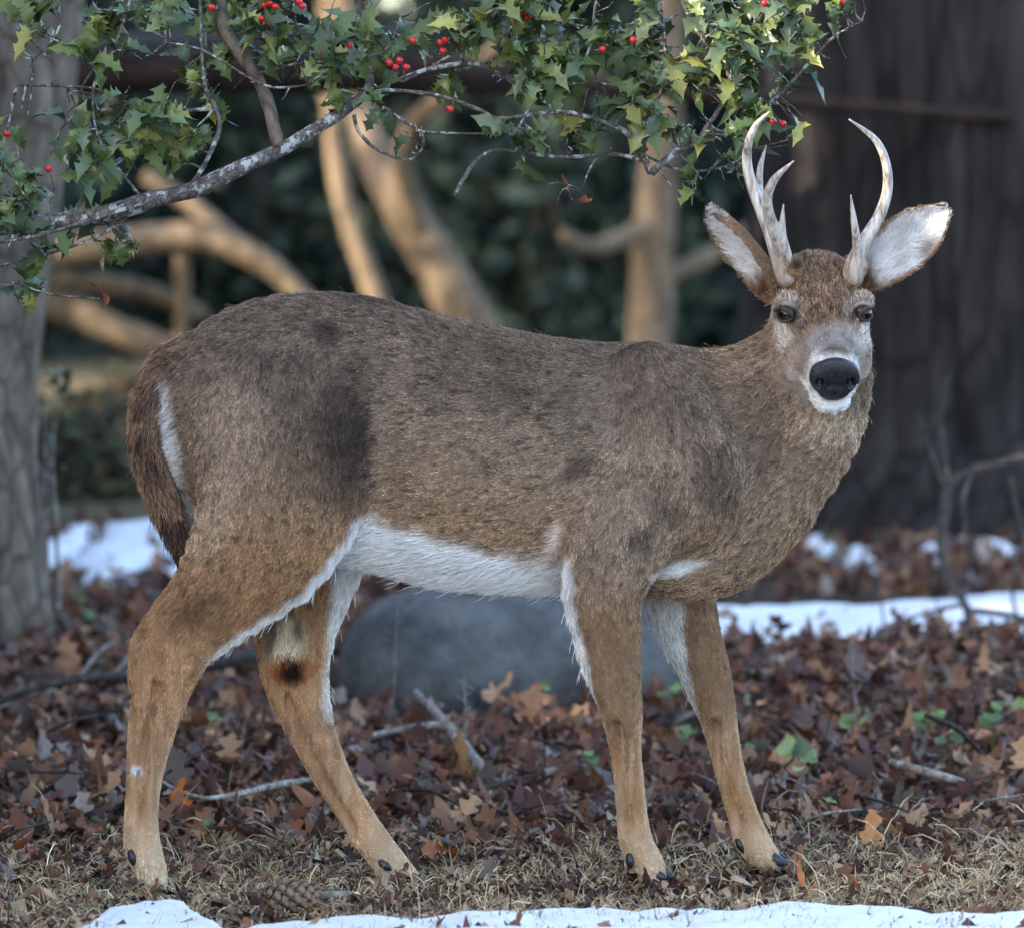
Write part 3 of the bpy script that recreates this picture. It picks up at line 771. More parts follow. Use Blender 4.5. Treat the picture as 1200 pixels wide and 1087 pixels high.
class Joined:
    def __init__(s): s.v = []; s.f = []; s.c = []; s.n = 0
    def add(s, V, *Fs, col=None):
        for F_ in Fs:
            for row in np.asarray(F_): s.f.append(tuple(int(k) + s.n for k in row))
        s.v.append(np.asarray(V, float)); s.n += len(V)
        if col is not None: s.c.append(np.tile(np.asarray(col), (len(V), 1)))
    def build(s, name, mat, parent=None, sm=True):
        o = mesh_obj(name, np.concatenate(s.v), s.f, mat, parent, sm)
        if s.c: set_color(o.data, "tint", np.concatenate(s.c))
        return o
def rot_euler(ax, ay, az):
    """vectorised Rz*Ry*Rx"""
    ca, sa, cb, sb, cc, sc = np.cos(ax), np.sin(ax), np.cos(ay), np.sin(ay), np.cos(az), np.sin(az)
    M = np.empty((len(ax), 3, 3))
    M[:, 0] = np.stack([cc * cb, cc * sb * sa - sc * ca, cc * sb * ca + sc * sa], 1)
    M[:, 1] = np.stack([sc * cb, sc * sb * sa + cc * ca, sc * sb * ca - cc * sa], 1)
    M[:, 2] = np.stack([-sb, cb * sa, cb * ca], 1)
    return M
def scatter(name, variants, which, M, pos, size, col, mat, parent=None):
    Vs, Fs, Cs = [], [], []; off = 0
    for k, (v, f) in enumerate(variants):
        ids = np.nonzero(which == k)[0]
        if not len(ids): continue
        P = np.einsum('nij,vj->nvi', M[ids], v) * size[ids, None, None] + pos[ids, None]
        nv_ = len(v); Vs.append(P.reshape(-1, 3)); Cs.append(np.repeat(col[ids], nv_, 0))
        Fs.append((f[None] + (np.arange(len(ids)) * nv_)[:, None, None] + off).reshape(-1, f.shape[1])); off += len(ids) * nv_
    o = mesh_obj(name, np.concatenate(Vs), np.concatenate(Fs), mat, parent, True); set_color(o.data, "tint", np.concatenate(Cs)); return o
def mat4(M, p, s):
    m = np.eye(4); m[:3, :3] = M * s; m[:3, 3] = p; return Matrix(m.tolist())
def leaf_mesh(outline, rows=2, curl=.2, fold=.25, wave=.05, seed=0, jit=0.0):
    """outline: half-widths along the blade from stem (0) to tip (1); two-sided strip with a folded midrib"""
    rg = np.random.default_rng(seed); n = len(outline); V_, F_ = [], []
    twist = rg.normal(0, .25)
    for i, (t, w) in enumerate(outline):
        bend = curl * (t - .3) ** 2 * 2.0
        row = []
        for s in np.linspace(-1, 1, 2 * rows + 1):
            x = s * w; z = -bend + fold * abs(x) + wave * math.sin(9 * t + 3 * s + seed) * abs(s) + twist * x * (t - .4)
            row.append((x, t - .5, z))
        V_ += row
    V_ = [(x + rg.normal(0, jit), y + rg.normal(0, jit * .4), z + rg.normal(0, jit * 1.6)) for x, y, z in V_]
    m = 2 * rows + 1
    for i in range(n - 1):
        for j in range(m - 1): F_.append((i * m + j, i * m + j + 1, (i + 1) * m + j + 1, (i + 1) * m + j))
    return np.array(V_), np.array(F_)
def oak(seed):
    rg = np.random.default_rng(seed); o = [(0, .015), (.10, .02)]
    lob = 3 + seed % 2
    for k in range(lob):
        t = .16 + .70 * (k + .5) / lob; w = (.26 + .12 * math.sin(math.pi * (k + .7) / lob)) * rg.uniform(.85, 1.2)
        d = .70 / lob
        o += [(t - d * .40, .15), (t - d * .05, w * .85), (t + d * .22, w)]
    o += [(.90, .10), (.955, .13), (1.0, .015)]
    return leaf_mesh(o, 1, rg.uniform(-.9, 1.1), rg.uniform(-.2, .7), rg.uniform(.06, .15), seed, .022)
def plain(seed, w=.27, npt=7):
    rg = np.random.default_rng(seed + 50); o = [(t, w * (math.sin(math.pi * t ** .85) ** .8) + .008) for t in np.linspace(0, 1, npt)]
    return leaf_mesh(o, 1, rg.uniform(-.6, 1.1), rg.uniform(.1, .9), rg.uniform(.03, .1), seed, .012)
LITTER = [oak(k) for k in range(7)] + [plain(k) for k in range(3)] + [oak(k + 20) for k in range(3)]
def leaf_material(name, rough, spec, transl=0.0, vein=True, gloss_var=True):
    m = Mat(name, rough, spec)
    t = m.attr("tint"); nz = m.noise(40, 5, .65)
    m.color(m.mix(1.0, t, m.ramp(nz, [(.25, (.55, .52, .5)), (.5, (1, 1, 1)), (.8, (1.25, 1.2, 1.15))]), 'MULTIPLY'))
    m.bump(m.noise(90, 4, .6), .35, .004)
    if transl:
        out = m.n["Material Output"]; tr = m.node("ShaderNodeBsdfTranslucent"); mx = m.node("ShaderNodeMixShader"); mx.inputs[0].default_value = transl
        m.l.new(t, tr.inputs[0]); m.l.new(m.b.outputs[0], mx.inputs[1]); m.l.new(tr.outputs[0], mx.inputs[2]); m.l.new(mx.outputs[0], out.inputs[0])
    return m.m
M_LITTER = leaf_material("dead_leaf", .75, .25, .12)
M_GREEN = leaf_material("green_leaf", .45, .4, .2)
M_HOLLY = leaf_material("holly_leaf", .27, .5, .12)
def bark(name, c0, c1, c2, sc=1.0, lichen=0.0, stretch=(1, 1, .22), bump=.8, dist=.02):
    m = Mat(name, .9, .15)
    a = m.noise(14 * sc, 8, .68, stretch=stretch); v = m.voro(11 * sc, 'DISTANCE_TO_EDGE', stretch=stretch)
    c = m.ramp(a, [(.3, c0), (.5, c1), (.72, c2)])
    c = m.mix(m.ramp(v, [(.0, (.65,) * 3), (.10, (0,) * 3)]), c, tuple(np.array(c0) * .5))
    if lichen:
        l = m.noise(11 * sc, 6, .65); l2 = m.noise(3 * sc, 3)
        c = m.mix(m.ramp(m.math('MULTIPLY', l, m.math('ADD', l2, .5)), [(.56 - .1 * lichen, (0,) * 3), (.62 - .1 * lichen, (.9,) * 3)]), c, (.42, .45, .45))
    m.color(c); b = m.bump(v, bump * .6, dist); m.bump(a, bump, dist, b); return m.m

# ---------------------------------------------------------------- leaf litter
N_LEAF = 14000
yy = -1.0 + 10.5 * RNG.random(N_LEAF) ** 1.15
xx = (RNG.random(N_LEAF) * 2 - 1) * (1.25 + (yy + 1) * .16)
keep = ~((yy < 0.7) & (RNG.random(N_LEAF) < np.interp(yy, [-1, .1, .9], [.78, .55, .05])))
keep &= ~((yy > 4.3) & (yy < 6.3) & (xx > .42) & (RNG.random(N_LEAF) < .97))
xx, yy = xx[keep], yy[keep]; nl = len(xx)
size = RNG.uniform(.030, .085, nl) * np.where(yy < .5, .62, 1.0)
which = RNG.integers(0, len(LITTER), nl)
tilt = np.where(yy < .5, .20, .40)
Ml = rot_euler(RNG.normal(0, tilt) + np.where(RNG.random(nl) < .35, math.pi, 0), RNG.normal(0, tilt), RNG.random(nl) * 6.283)
pos = np.stack([xx, yy, ground_z(xx, yy) + .006 + RNG.random(nl) ** 2 * .045 * smooth(.2, 1.4, yy) + RNG.random(nl) * .006 + size * .10], 1)
PAL = np.array([lin(92, 62, 48), lin(118, 82, 62), lin(78, 52, 46), lin(140, 104, 76), lin(104, 66, 52), lin(160, 124, 92), lin(96, 84, 80), lin(134, 88, 58), lin(86, 58, 56), lin(124, 112, 104)]) * 1.3
PAL = PAL * .88 + PAL.mean(1, keepdims=True) * .12
ci = RNG.choice(len(PAL), nl, p=[.15, .14, .14, .09, .12, .06, .11, .05, .07, .07])
pu, pv = project(pos)
vis = (pu > 0) & (pu < 1200) & (pv < 1080) & (pv > 700) & ~((pu > 410) & (pu < 840) & (pv < 800))
score = np.where(vis, size / (pos[:, 1] + CAM_D), 0)
top300 = np.argsort(-score)[:290]; rest = np.ones(nl, bool); rest[top300] = False
litter = scatter("leaf_litter", LITTER, which[rest], Ml[rest], pos[rest], size[rest], PAL[ci[rest]] * RNG.uniform(.7, 1.25, (rest.sum(), 1)), M_LITTER)
tag(litter, "brown fallen oak leaves covering the woodland floor", "leaf litter", kind="stuff")
LM = {}
def litter_mesh(k, c):
    if (k, c) not in LM:
        v, f = LITTER[k]; o = mesh_obj("leaf", v, f, M_LITTER); set_color(o.data, "tint", np.tile(PAL[c], (len(v), 1))); LM[k, c] = o.data; bpy.data.objects.remove(o)
    return LM[k, c]
for i in top300:
    o = bpy.data.objects.new("leaf", litter_mesh(int(which[i]), int(ci[i]))); COL.objects.link(o)
    o.parent = litter; o.matrix_local = mat4(Ml[i], pos[i], size[i])
# small crumbs of bark, twigs and leaf scraps
N_CR = 24000
yc = -.9 + 5.2 * RNG.random(N_CR) ** 1.6; xc = (RNG.random(N_CR) * 2 - 1) * (1.2 + (yc + 1) * .15)
CR = [plain(90, .3, 4), plain(91, .14, 4), plain(92, .05, 3), plain(93, .025, 3)]
zc = ground_z(xc, yc) + .004 + RNG.random(N_CR) * .016
crumb = scatter("leaf_crumbs", CR, RNG.integers(0, 4, N_CR), rot_euler(RNG.normal(0, .35, N_CR), RNG.normal(0, .35, N_CR), RNG.random(N_CR) * 6.3), np.stack([xc, yc, zc], 1),
                RNG.uniform(.012, .055, N_CR), np.array([lin(120, 92, 72), lin(80, 60, 50), lin(168, 140, 112), lin(60, 46, 42), lin(176, 158, 132)])[RNG.integers(0, 5, N_CR)], M_LITTER)
tag(crumb, "crumbled leaf scraps and bark bits between the leaves", "leaf scraps", kind="stuff")

# ---------------------------------------------------------------- dry grass
def grass(name, n, y0, y1, hmin, hmax, label, pale, dens_fn):
    x = (RNG.random(n) * 2 - 1) * 1.25; y = y0 + (y1 - y0) * RNG.random(n)
    P0 = np.stack([x, y, np.zeros(n)], -1)
    k = RNG.random(n) < dens_fn(x, y) * smooth(.22, .55, fbm(P0 * 5 + 2, 3)); x, y = x[k], y[k]; n = len(x)
    h = RNG.uniform(hmin, hmax, n); az = RNG.random(n) * 6.283; lean = np.abs(RNG.normal(1.15, .40, n)).clip(.1, 1.6)
    w = RNG.uniform(.0006, .0013, n)
    base = np.stack([x, y, ground_z(x, y) - .002 + RNG.random(n) * .012], 1)
    d = np.stack([np.cos(az), np.sin(az), np.zeros(n)], 1); sd2 = np.stack([-np.sin(az), np.cos(az), np.zeros(n)], 1)
    pts = [base]
    for j in range(3):
        a = lean * (.45 + .45 * j); pts.append(pts[-1] + (d * np.sin(a)[:, None] + np.array([0, 0, 1.]) * np.cos(a)[:, None]) * (h / 3)[:, None])
    tw = RNG.random(n) * 3.1; sv = (sd2 * np.cos(tw)[:, None] + np.array([0, 0, 1.]) * np.sin(tw)[:, None]) * w[:, None]
    Vv = np.stack([pts[0] - sv, pts[0] + sv, pts[1] - sv, pts[1] + sv, pts[2] - sv * .8, pts[2] + sv * .8, pts[3]], 1)
    b = (np.arange(n) * 7)[:, None]
    Fq = np.concatenate([b + [0, 1, 3, 2], b + [2, 3, 5, 4], b + [4, 5, 6, 6]]); Fq[2 * n:, 3] = Fq[2 * n:, 2]
    tri = np.concatenate([np.concatenate([b + [0, 1, 3], b + [0, 3, 2], b + [2, 3, 5], b + [2, 5, 4], b + [4, 5, 6]])])
    cols = pale[RNG.choice(len(pale), n)] * RNG.uniform(.7, 1.2, (n, 1))
    o = mesh_obj(name, Vv.reshape(-1, 3), tri, M_LITTER); set_color(o.data, "tint", np.repeat(cols, 7, 0))
    return tag(o, label, "grass", kind="stuff")
STRAW = np.array([lin(186, 164, 130), lin(164, 140, 108), lin(206, 188, 156), lin(140, 116, 88), lin(120, 100, 78), lin(150, 140, 112)]) * 1.45
grass("dry_grass", 60000, -1.0, .75, .018, .050, "short straw-coloured dry grass on the bare lawn edge", STRAW,
      lambda x, y: np.interp(y, [-1, -.1, .25, .75], [1, .9, .40, .08]) * np.interp(x, [-.9, 0, .6], [.55, .75, 1]) + .35 * smooth(.3, .9, x) * smooth(.8, .1, y))
grass("tall_dry_grass", 900, -.7, .9, .06, .13, "longer pale grass blades sticking up out of the leaf litter", STRAW[[0, 2, 4]],
      lambda x, y: .35 + .65 * smooth(.2, .7, x))

# ---------------------------------------------------------------- snow
sm_ = Mat("old_snow", .6, .3); sm_.color(sm_.ramp(sm_.noise(60, 5), [(.3, (.74, .76, .80)), (.7, (.86, .87, .88))])); sm_.bump(sm_.noise(45, 6, .65), .5, .012)
sm_.b.inputs["Subsurface Weight"].default_value = .25; sm_.b.inputs["Subsurface Radius"].default_value = (.02, .02, .025); sm_.b.inputs["Subsurface Scale"].default_value = .5
def snow(name, x0, x1, y0, y1, h, res, inside, label, seed):
    X = np.arange(x0, x1, res); Y = np.arange(y0, y1, res); gx, gy = np.meshgrid(X, Y, indexing='ij')
    P0 = np.stack([gx, gy, np.zeros_like(gx) + seed], -1)
    ins = inside(gx, gy) + (fbm(P0 * 9, 3) - .5) * .09 + (fbm(P0 * 28, 2) - .5) * .035
    t = np.clip(ins / .06, -0.6, 1)
    z = ground_z(gx, gy) + np.where(t > 0, h * np.sqrt(np.clip(t * (2 - t), 0, 1)), t * .12) + (fbm(P0 * 16, 3) - .5) * h * .5 * (t > 0)
    n = len(Y); idx = (np.arange(len(X) - 1)[:, None] * n + np.arange(n - 1)[None]).ravel()
    Fq = np.stack([idx, idx + n, idx + n + 1, idx + 1], 1)
    tt = t.ravel(); k = (tt[Fq] > -.35).any(1); Fq = Fq[k]
    used = np.unique(Fq); re = np.full(gx.size, -1); re[used] = np.arange(len(used))
    Vv = np.stack([gx.ravel(), gy.ravel(), z.ravel()], 1)[used]
    return tag(mesh_obj(name, Vv, re[Fq], sm_.m), label, "snow", None, "structure")
def front_edge(x, y):
    u = 600 + x / (CAM_D - .45) * F_PX
    ev = np.interp(u, [-60, 90, 130, 170, 215, 245, 275, 400, 520, 640, 760, 860, 920, 1010, 1100, 1260], [1120, 1100, 1072, 1062, 1066, 1082, 1092, 1082, 1080, 1072, 1072, 1076, 1066, 1068, 1078, 1080])
    yg = 797.0 * CAM_D / (ev - 230) - CAM_D
    return yg - y
snow("snow", -1.15, 1.15, -1.6, -.35, .030, .010, front_edge, "thin rim of lawn snow in front of the dry grass", 1)
snow("snow", .30, 3.6, 3.9, 6.9, .05, .03, lambda x, y: np.minimum(np.minimum(y - np.interp(x, [.4, .8, 1.4, 2.5], [4.55, 4.55, 4.35, 4.2]), np.interp(x, [.4, .7, 1.2, 1.7, 2.5], [5.05, 5.55, 5.9, 6.2, 6.5]) - y), (x - .45) * .6), "long snow strip lying behind the leaf bank by the bare shrub", 2)
for k, (u0, v0, ru, rv) in enumerate([(155, 652, 62, 34), (70, 655, 40, 26), (225, 668, 40, 20)]):
    c = G(u0, v0); sx = ru * (c[1] + CAM_D) / F_PX; sy = rv * (c[1] + CAM_D) ** 2 / (F_PX * CAM_H)
    snow("snow", c[0] - sx * 1.5, c[0] + sx * 1.5, c[1] - sy * 1.5, c[1] + sy * 1.5, .07, .07, lambda x, y: (1 - np.hypot((x - c[0]) / sx, (y - c[1]) / sy)) * .35, "snow patch on the far ground beyond the deer's tail", 3 + k)
for k, (u0, v0, ru, rv) in enumerate([(905, 645, 14, 6), (1010, 660, 20, 7), (960, 648, 18, 6), (1095, 655, 16, 6), (1168, 648, 24, 6)]):
    c = G(u0, v0); sx = ru * (c[1] + CAM_D) / F_PX; sy = rv * (c[1] + CAM_D) ** 2 / (F_PX * CAM_H)
    snow("snow", c[0] - sx * 1.5, c[0] + sx * 1.5, c[1] - sy * 1.5, c[1] + sy * 1.5, .05, .03, lambda x, y: (1 - np.hypot((x - c[0]) / sx, (y - c[1]) / sy)) * .3, "snow remnant among the leaves at the foot of the big trunk", 9 + k)

# ---------------------------------------------------------------- boulder
bm_ = Mat("granite", .9, .2)
bc = bm_.ramp(bm_.noise(7, 8, .7), [(.3, (.040, .043, .044)), (.5, (.095, .10, .10)), (.7, (.17, .175, .172))])
bm_.color(bm_.mix(bm_.ramp(bm_.noise(3.2, 4), [(.5, (0,) * 3), (.7, (.5,) * 3)]), bc, (.10, .11, .09))); bm_.bump(bm_.noise(30, 8, .7), .7, .02)
bw = lambda px, py, Y: W(px - 14, py, Y)
bf = Field((-.6, 2.2, -.2), (.75, 4.0, .6), .022)
bf.ell(bw(585, 800, 3.15), (.30, .36, .26), k=.05); bf.ell(bw(520, 800, 3.1), (.235, .32, .23), k=.08); bf.ell(bw(700, 790, 3.2), (.26, .36, .20), k=.10); bf.ell(bw(800, 800, 3.2), (.14, .26, .14), k=.08)
bv, bq = bf.mesh(); bn = vnormals(bv, bq); bv = bv + bn * ((fbm(bv * 4, 3) - .5) * .07 + (fbm(bv * 14, 3) - .5) * .02)[:, None]
tag(mesh_obj("boulder", bv, bq, bm_.m), "rounded grey boulder half sunk in the leaves behind the deer's legs", "boulder")

# ---------------------------------------------------------------- sticks, stems and litter finds
M_STICK = bark("weathered_stick", (.10, .085, .07), (.26, .22, .185), (.42, .37, .32), 4, .2, (1, 1, 1), .5, .004)
M_DARKST = bark("damp_twig", (.018, .014, .013), (.05, .040, .036), (.11, .09, .08), 4, 0, (1, 1, 1), .5, .004)
def stick(name, paths, mat, label, cat="stick", group=None, up=0.0, seg=8):
    """paths: lists of (px, py, lift above ground m, radius m) on the ground"""
    J = []
    for path in paths:
        pts = []
        for u, v, zl, r in path:
            g = G(u, v, 0.0); g[2] = float(ground_z(g[0], g[1])); g = G(u, v, g[2] + zl + .012 + .038 * float(smooth(.4, 1.2, g[1]))); pts.append(g)
        J.append(tube(pts, [p[3] for p in path], seg, 4, .25))
    root = None
    if len(J) == 1:
        o = Joined(); o.add(*J[0]); return tag(o.build(name, mat), label, cat, group)
    e = empty(name, J[0][0][0], label, cat, group)
    for k, t in enumerate(J):
        o = Joined(); o.add(*t); o.build("stem" if k == 0 else "side_twig", mat, e)
    return e
stick("fallen_stick", [[(487, 812, .05, .010), (520, 845, .03, .013), (548, 880, .012, .013), (572, 908, .006, .011)], [(408, 868, .008, .006), (455, 858, .018, .008), (500, 850, .03, .010), (530, 852, .03, .009)]], M_STICK, "forked pale grey stick lying in front of the boulder")
stick("cut_stick", [[(1044, 893, .018, .0085), (1085, 904, .014, .009), (1128, 916, .008, .008)]], M_STICK, "short pale stick with a cut end on the leaves")
stick("fallen_limb", [[(150, 792, .03, .018), (230, 778, .05, .020), (300, 768, .04, .016), (345, 760, .02, .010)], [(-30, 835, .02, .006), (60, 800, .05, .010), (150, 790, .04, .012)]], M_DARKST, "dark dead limb lying behind the deer's hind legs")
stick("fallen_twig", [[(1085, 838, .05, .005), (1120, 852, .035, .006), (1150, 882, .01, .005)]], M_DARKST, "arched dark twig resting on the leaf bank behind the cut stick")
stick("fallen_twig", [[(1058, 1058, .005, .005), (1082, 1068, .008, .006), (1108, 1077, .004, .004)]], M_DARKST, "short black stick on the dry grass at the snow rim")
stick("fallen_twig", [[(180, 910, .006, .003), (240, 935, .02, .005), (330, 918, .012, .007), (395, 912, .006, .006)]], M_STICK, "thin grey twig on the litter between the hind legs")
stick("bark_strip", [[(318, 1052, .003, .004), (365, 1050, .006, .008), (408, 1049, .006, .009)]], M_STICK, "flat grey strip of bark beside the pine cone", "bark")
tw = [((0, 828), (70, 800)), ((20, 905), (140, 912)), ((210, 898), (262, 860)), ((95, 790), (150, 742)), ((560, 925), (640, 905)), ((600, 955), (690, 938)), ((930, 970), (1010, 948)), ((1000, 930), (1090, 965)), ((660, 880), (610, 862)),
      ((895, 905), (960, 930)), ((470, 925), (540, 945)), ((640, 960), (730, 978)), ((1130, 945), (1200, 930)), ((0, 985), (60, 962)), ((260, 955), (330, 985)), ((780, 905), (850, 925)), ((960, 800), (1060, 812)), ((860, 830), (930, 850)), ((420, 820), (470, 800)), ((50, 860), (130, 835))]
for k, (a, b) in enumerate(tw):
    m = ((a[0] + b[0]) / 2 + random.uniform(-8, 8), (a[1] + b[1]) / 2 - random.uniform(0, 8))
    r = random.uniform(.0016, .0034)
    stick("twig", [[(*a, .006, r), (*m, random.uniform(.012, .035), r * 1.1), (*b, .008, r * .6)]], M_STICK if k % 3 == 0 else M_DARKST, "pale thin twig lying on the leaf litter" if k % 3 == 0 else "dark thin twig lying on the leaf litter", "twig", "pale twigs on the litter" if k % 3 == 0 else "dark twigs on the litter", seg=6)
# upright dead weed stems
for k, (u, v, hgt_, ln_) in enumerate([(452, 862, 165, 18), (497, 815, 112, 42), (285, 905, 75, 4), (508, 900, 118, -14), (530, 905, 90, 20), (420, 900, 70, -22), (845, 940, 75, 2), (955, 900, 90, 26), (1010, 870, 110, -12), (770, 900, 60, 8), (640, 905, 60, -10),
                                       (905, 985, 60, 6), (930, 990, 75, 12), (985, 965, 66, -4), (1075, 985, 58, 8), (1120, 935, 80, -6), (1165, 925, 70, 10), (620, 1005, 40, 4), (540, 880, 95, 6), (60, 780, 90, 10)]):
    g = G(u, v, 0); sc_ = (g[1] + CAM_D) / F_PX; g[2] = float(ground_z(g[0], g[1]))
    h_ = hgt_ * sc_; l_ = ln_ * sc_
    pts = [g + np.array([l_ * t + .006 * math.sin(5 * t + k), .01 * math.sin(4 * t + k), h_ * t - .004]) for t in (0, .35, .7, 1)]
    J = Joined(); J.add(*tube(pts, [.0018, .0016, .0013, .0007], 5, 3))
    for q_ in range(3):
        t = random.uniform(.35, .9); p = g + np.array([l_ * t, 0, h_ * t]); J.add(*tube([p, p + np.array([random.uniform(-.02, .02), random.uniform(-.01, .01), .014]), p + np.array([random.uniform(-.035, .035), 0, .034])], [.001, .0009, .0005], 4, 2))
    tag(J.build("weed_stem", M_DARKST if k % 2 else M_STICK), "dark dead weed stem standing in the litter" if k % 2 else "pale dead weed stem standing in the litter", "weed", "dark weed stems" if k % 2 else "pale weed stems")

# singled-out fallen leaves
def one_leaf(u, v, size, k, rgb, rz, tilt, label, mat=None, lift=.012, cat="leaf", group=None):
    vv_, ff = LITTER[k] if isinstance(k, int) else k
    g = G(u, v, 0); g[2] = float(ground_z(g[0], g[1])) + lift
    Mx = rot_euler(np.array([tilt[0]]), np.array([tilt[1]]), np.array([rz]))[0]
    o = mesh_obj("fallen_leaf", vv_ * size, ff, mat or M_LITTER); set_color(o.data, "tint", np.tile(lin(*rgb), (len(vv_), 1)))
    o.matrix_world = mat4(Mx, g, 1.0); return tag(o, label, cat, group)
one_leaf(38, 1054, .105, 7, (196, 162, 130), 1.45, (.12, .1), "large pale tan leaf lying flat on the dry grass left of the snow", lift=.016)
one_leaf(205, 962, .075, 0, (190, 112, 52), .4, (.7, .2), "curled orange leaf standing up beside the hind hoof", lift=.03)
one_leaf(525, 1003, .060, 1, (196, 108, 52), 1.9, (.35, .2), "bright orange leaf on the grass past the far hind hoof", lift=.02)
one_leaf(945, 1043, .055, 2, (196, 112, 56), 1.2, (.2, .1), "orange oak leaf on dry grass above the snow rim", lift=.015)
one_leaf(30, 998, .06, 7, (150, 86, 52), .9, (.6, .5), "rolled reddish leaf at the edge of the grass under the trunk", lift=.025)
one_leaf(545, 918, .115, 3, (172, 134, 100), 2.2, (.5, .1), "big light brown oak leaf leaning by the forked stick", lift=.035)
one_leaf(620, 868, .11, 4, (186, 140, 108), .3, (.9, .1), "large tan oak leaf propped against the boulder", lift=.045)
one_leaf(80, 815, .11, 5, (176, 132, 104), 2.7, (.8, .2), "wide tan oak leaf standing near the tree foot", lift=.045)
one_leaf(60, 970, .10, 6, (170, 128, 100), 1.6, (.3, .3), "broad dull tan leaf beside the green fallen leaf", lift=.025)
one_leaf(1020, 992, .07, 3, (186, 130, 86), .6, (.4, .2), "rusty leaf among grass tufts under the cut stick", lift=.02)
one_leaf(640, 975, .06, 8, (190, 120, 90), 2.0, (.2, .1), "pinkish brown leaf on litter midway between the leg pairs", lift=.015)
one_leaf(765, 1030, .05, 9, (186, 150, 118), 2.4, (.3, .3), "small tan leaf at the near front hoof", lift=.016)
# green ground leaves
IVY = [plain(31, .36), plain(33, .40)]
def seedling(u, v, n, sz, label, cat="plant", group=None):
    g = G(u, v, 0); g[2] = float(ground_z(g[0], g[1]))
    e = empty("seedling", g, label, cat, group)
    for j in range(n):
        a = random.random() * 6.28; d = sz * random.uniform(.25, .75); top = g + np.array([math.cos(a) * d, math.sin(a) * d * .8, random.uniform(.03, .06) + .04 * float(smooth(.4, 1.2, g[1]))])
        J = Joined(); J.add(*tube([g, (g + top) / 2 + np.array([0, 0, .012]), top], [.0012, .001, .0008], 5, 2)); J.build("stem", M_GREEN, e); set_color(bpy.data.objects[e.children[-1].name].data, "tint", np.tile(lin(96, 110, 60), (J.n, 1)))
        vv_, ff = IVY[j % 2]; s_ = sz * random.uniform(.7, 1.05)
        Mx = rot_euler(np.array([random.uniform(.2, .9)]), np.array([random.uniform(-.4, .4)]), np.array([random.uniform(-.9, .9)]))[0]
        o = mesh_obj("leaf", (vv_ * s_) @ Mx.T + top, ff, M_GREEN, e); gcol = [(122, 142, 80), (100, 124, 70), (146, 164, 110), (82, 106, 66)][random.randrange(4)]
        set_color(o.data, "tint", np.tile(lin(*gcol), (len(vv_), 1)))
for u, v, n, sz in [(928, 918, 4, .055), (1003, 884, 3, .05), (795, 890, 3, .045), (1085, 888, 5, .045), (1165, 893, 4, .045), (250, 888, 3, .035), (598, 832, 2, .045), (782, 852, 3, .04), (940, 938, 3, .032), (690, 928, 2, .035), (1180, 870, 3, .05), (395, 965, 2, .028),
                    (868, 900, 2, .035), (112, 772, 3, .045), (90, 745, 3, .04), (978, 965, 2, .03), (640, 850, 2, .04), (1110, 905, 3, .04), (475, 800, 2, .045), (240, 985, 2, .022)]:
    seedling(u, v, n, sz, "low green seedling with rounded leaves sprouting from the leaf litter", "seedling", "green seedlings in the litter")
one_leaf(117, 968, .042, (plain(40, .34)[0], plain(40, .34)[1]), (140, 170, 84), 1.2, (.5, .3), "fresh green fallen leaf on brown litter beside the near hind leg", M_GREEN, .02)
# fallen red berries
M_BERRY = Mat("berry_skin", .25, .5); M_BERRY.color(M_BERRY.ramp(M_BERRY.noise(60), [(.3, (.42, .008, .012)), (.7, (.62, .02, .02))])); M_BERRY = M_BERRY.m
def ball(c, r, nu=10, nv_=7):
    V_, F_ = [], []
    for a in range(nv_ + 1):
        th = math.pi * a / nv_
        for b in range(nu):
            ph = 2 * math.pi * b / nu; V_.append((r * math.sin(th) * math.cos(ph), r * math.sin(th) * math.sin(ph), r * math.cos(th) * .95))
    for a in range(nv_):
        for b in range(nu): F_.append((a * nu + b, (a + 1) * nu + b, (a + 1) * nu + (b + 1) % nu, a * nu + (b + 1) % nu))
    V_ = np.array(V_); V_[:nu, 2] -= r * .12
    return V_, np.array(F_)
bo = mesh_obj("berry", *ball(0, .0066), M_BERRY); berry_me = bo.data; bpy.data.objects.remove(bo)
for u, v in [(320, 1024), (347, 1008), (255, 893), (218, 935), (670, 1058), (1148, 862)]:
    g = G(u, v, 0); g[2] = float(ground_z(g[0], g[1])) + .012
    o = bpy.data.objects.new("fallen_berry", berry_me); COL.objects.link(o); o.location = g; tag(o, "red holly berry lying on the ground litter", "berry", "berries fallen on the ground")
# pine cone
pc = W(335, 1072, -.44); pc[2] = float(ground_z(pc[0], pc[1])) + .032
cone = empty("pine_cone", pc - np.array([0, 0, .02]), "open brown pine cone lying at the snow rim", "pine cone")
M_CONE = bark("cone_scale", (.035, .022, .016), (.12, .08, .055), (.26, .19, .14), 6, 0, (1, 1, 1), .4, .003)
J = Joined(); J.add(*tube([pc + np.array([-.042, 0, 0]), pc, pc + np.array([.045, .005, 0])], [.008, .011, .004], 8, 4)); J.build("core", M_CONE, cone)
sv_ = np.array([(0, -.004, 0), (0, .004, 0), (.012, .009, .002), (.012, -.009, .002), (.022, .006, .006), (.022, -.006, .006), (.012, 0, -.004)])
sf_ = [(0, 1, 2, 3), (3, 2, 4, 5), (0, 3, 6), (3, 5, 6), (5, 4, 6), (4, 2, 6), (2, 1, 6), (1, 0, 6)]
so = mesh_obj("scale", sv_, sf_, M_CONE, None, False); scale_me = so.data; bpy.data.objects.remove(so)
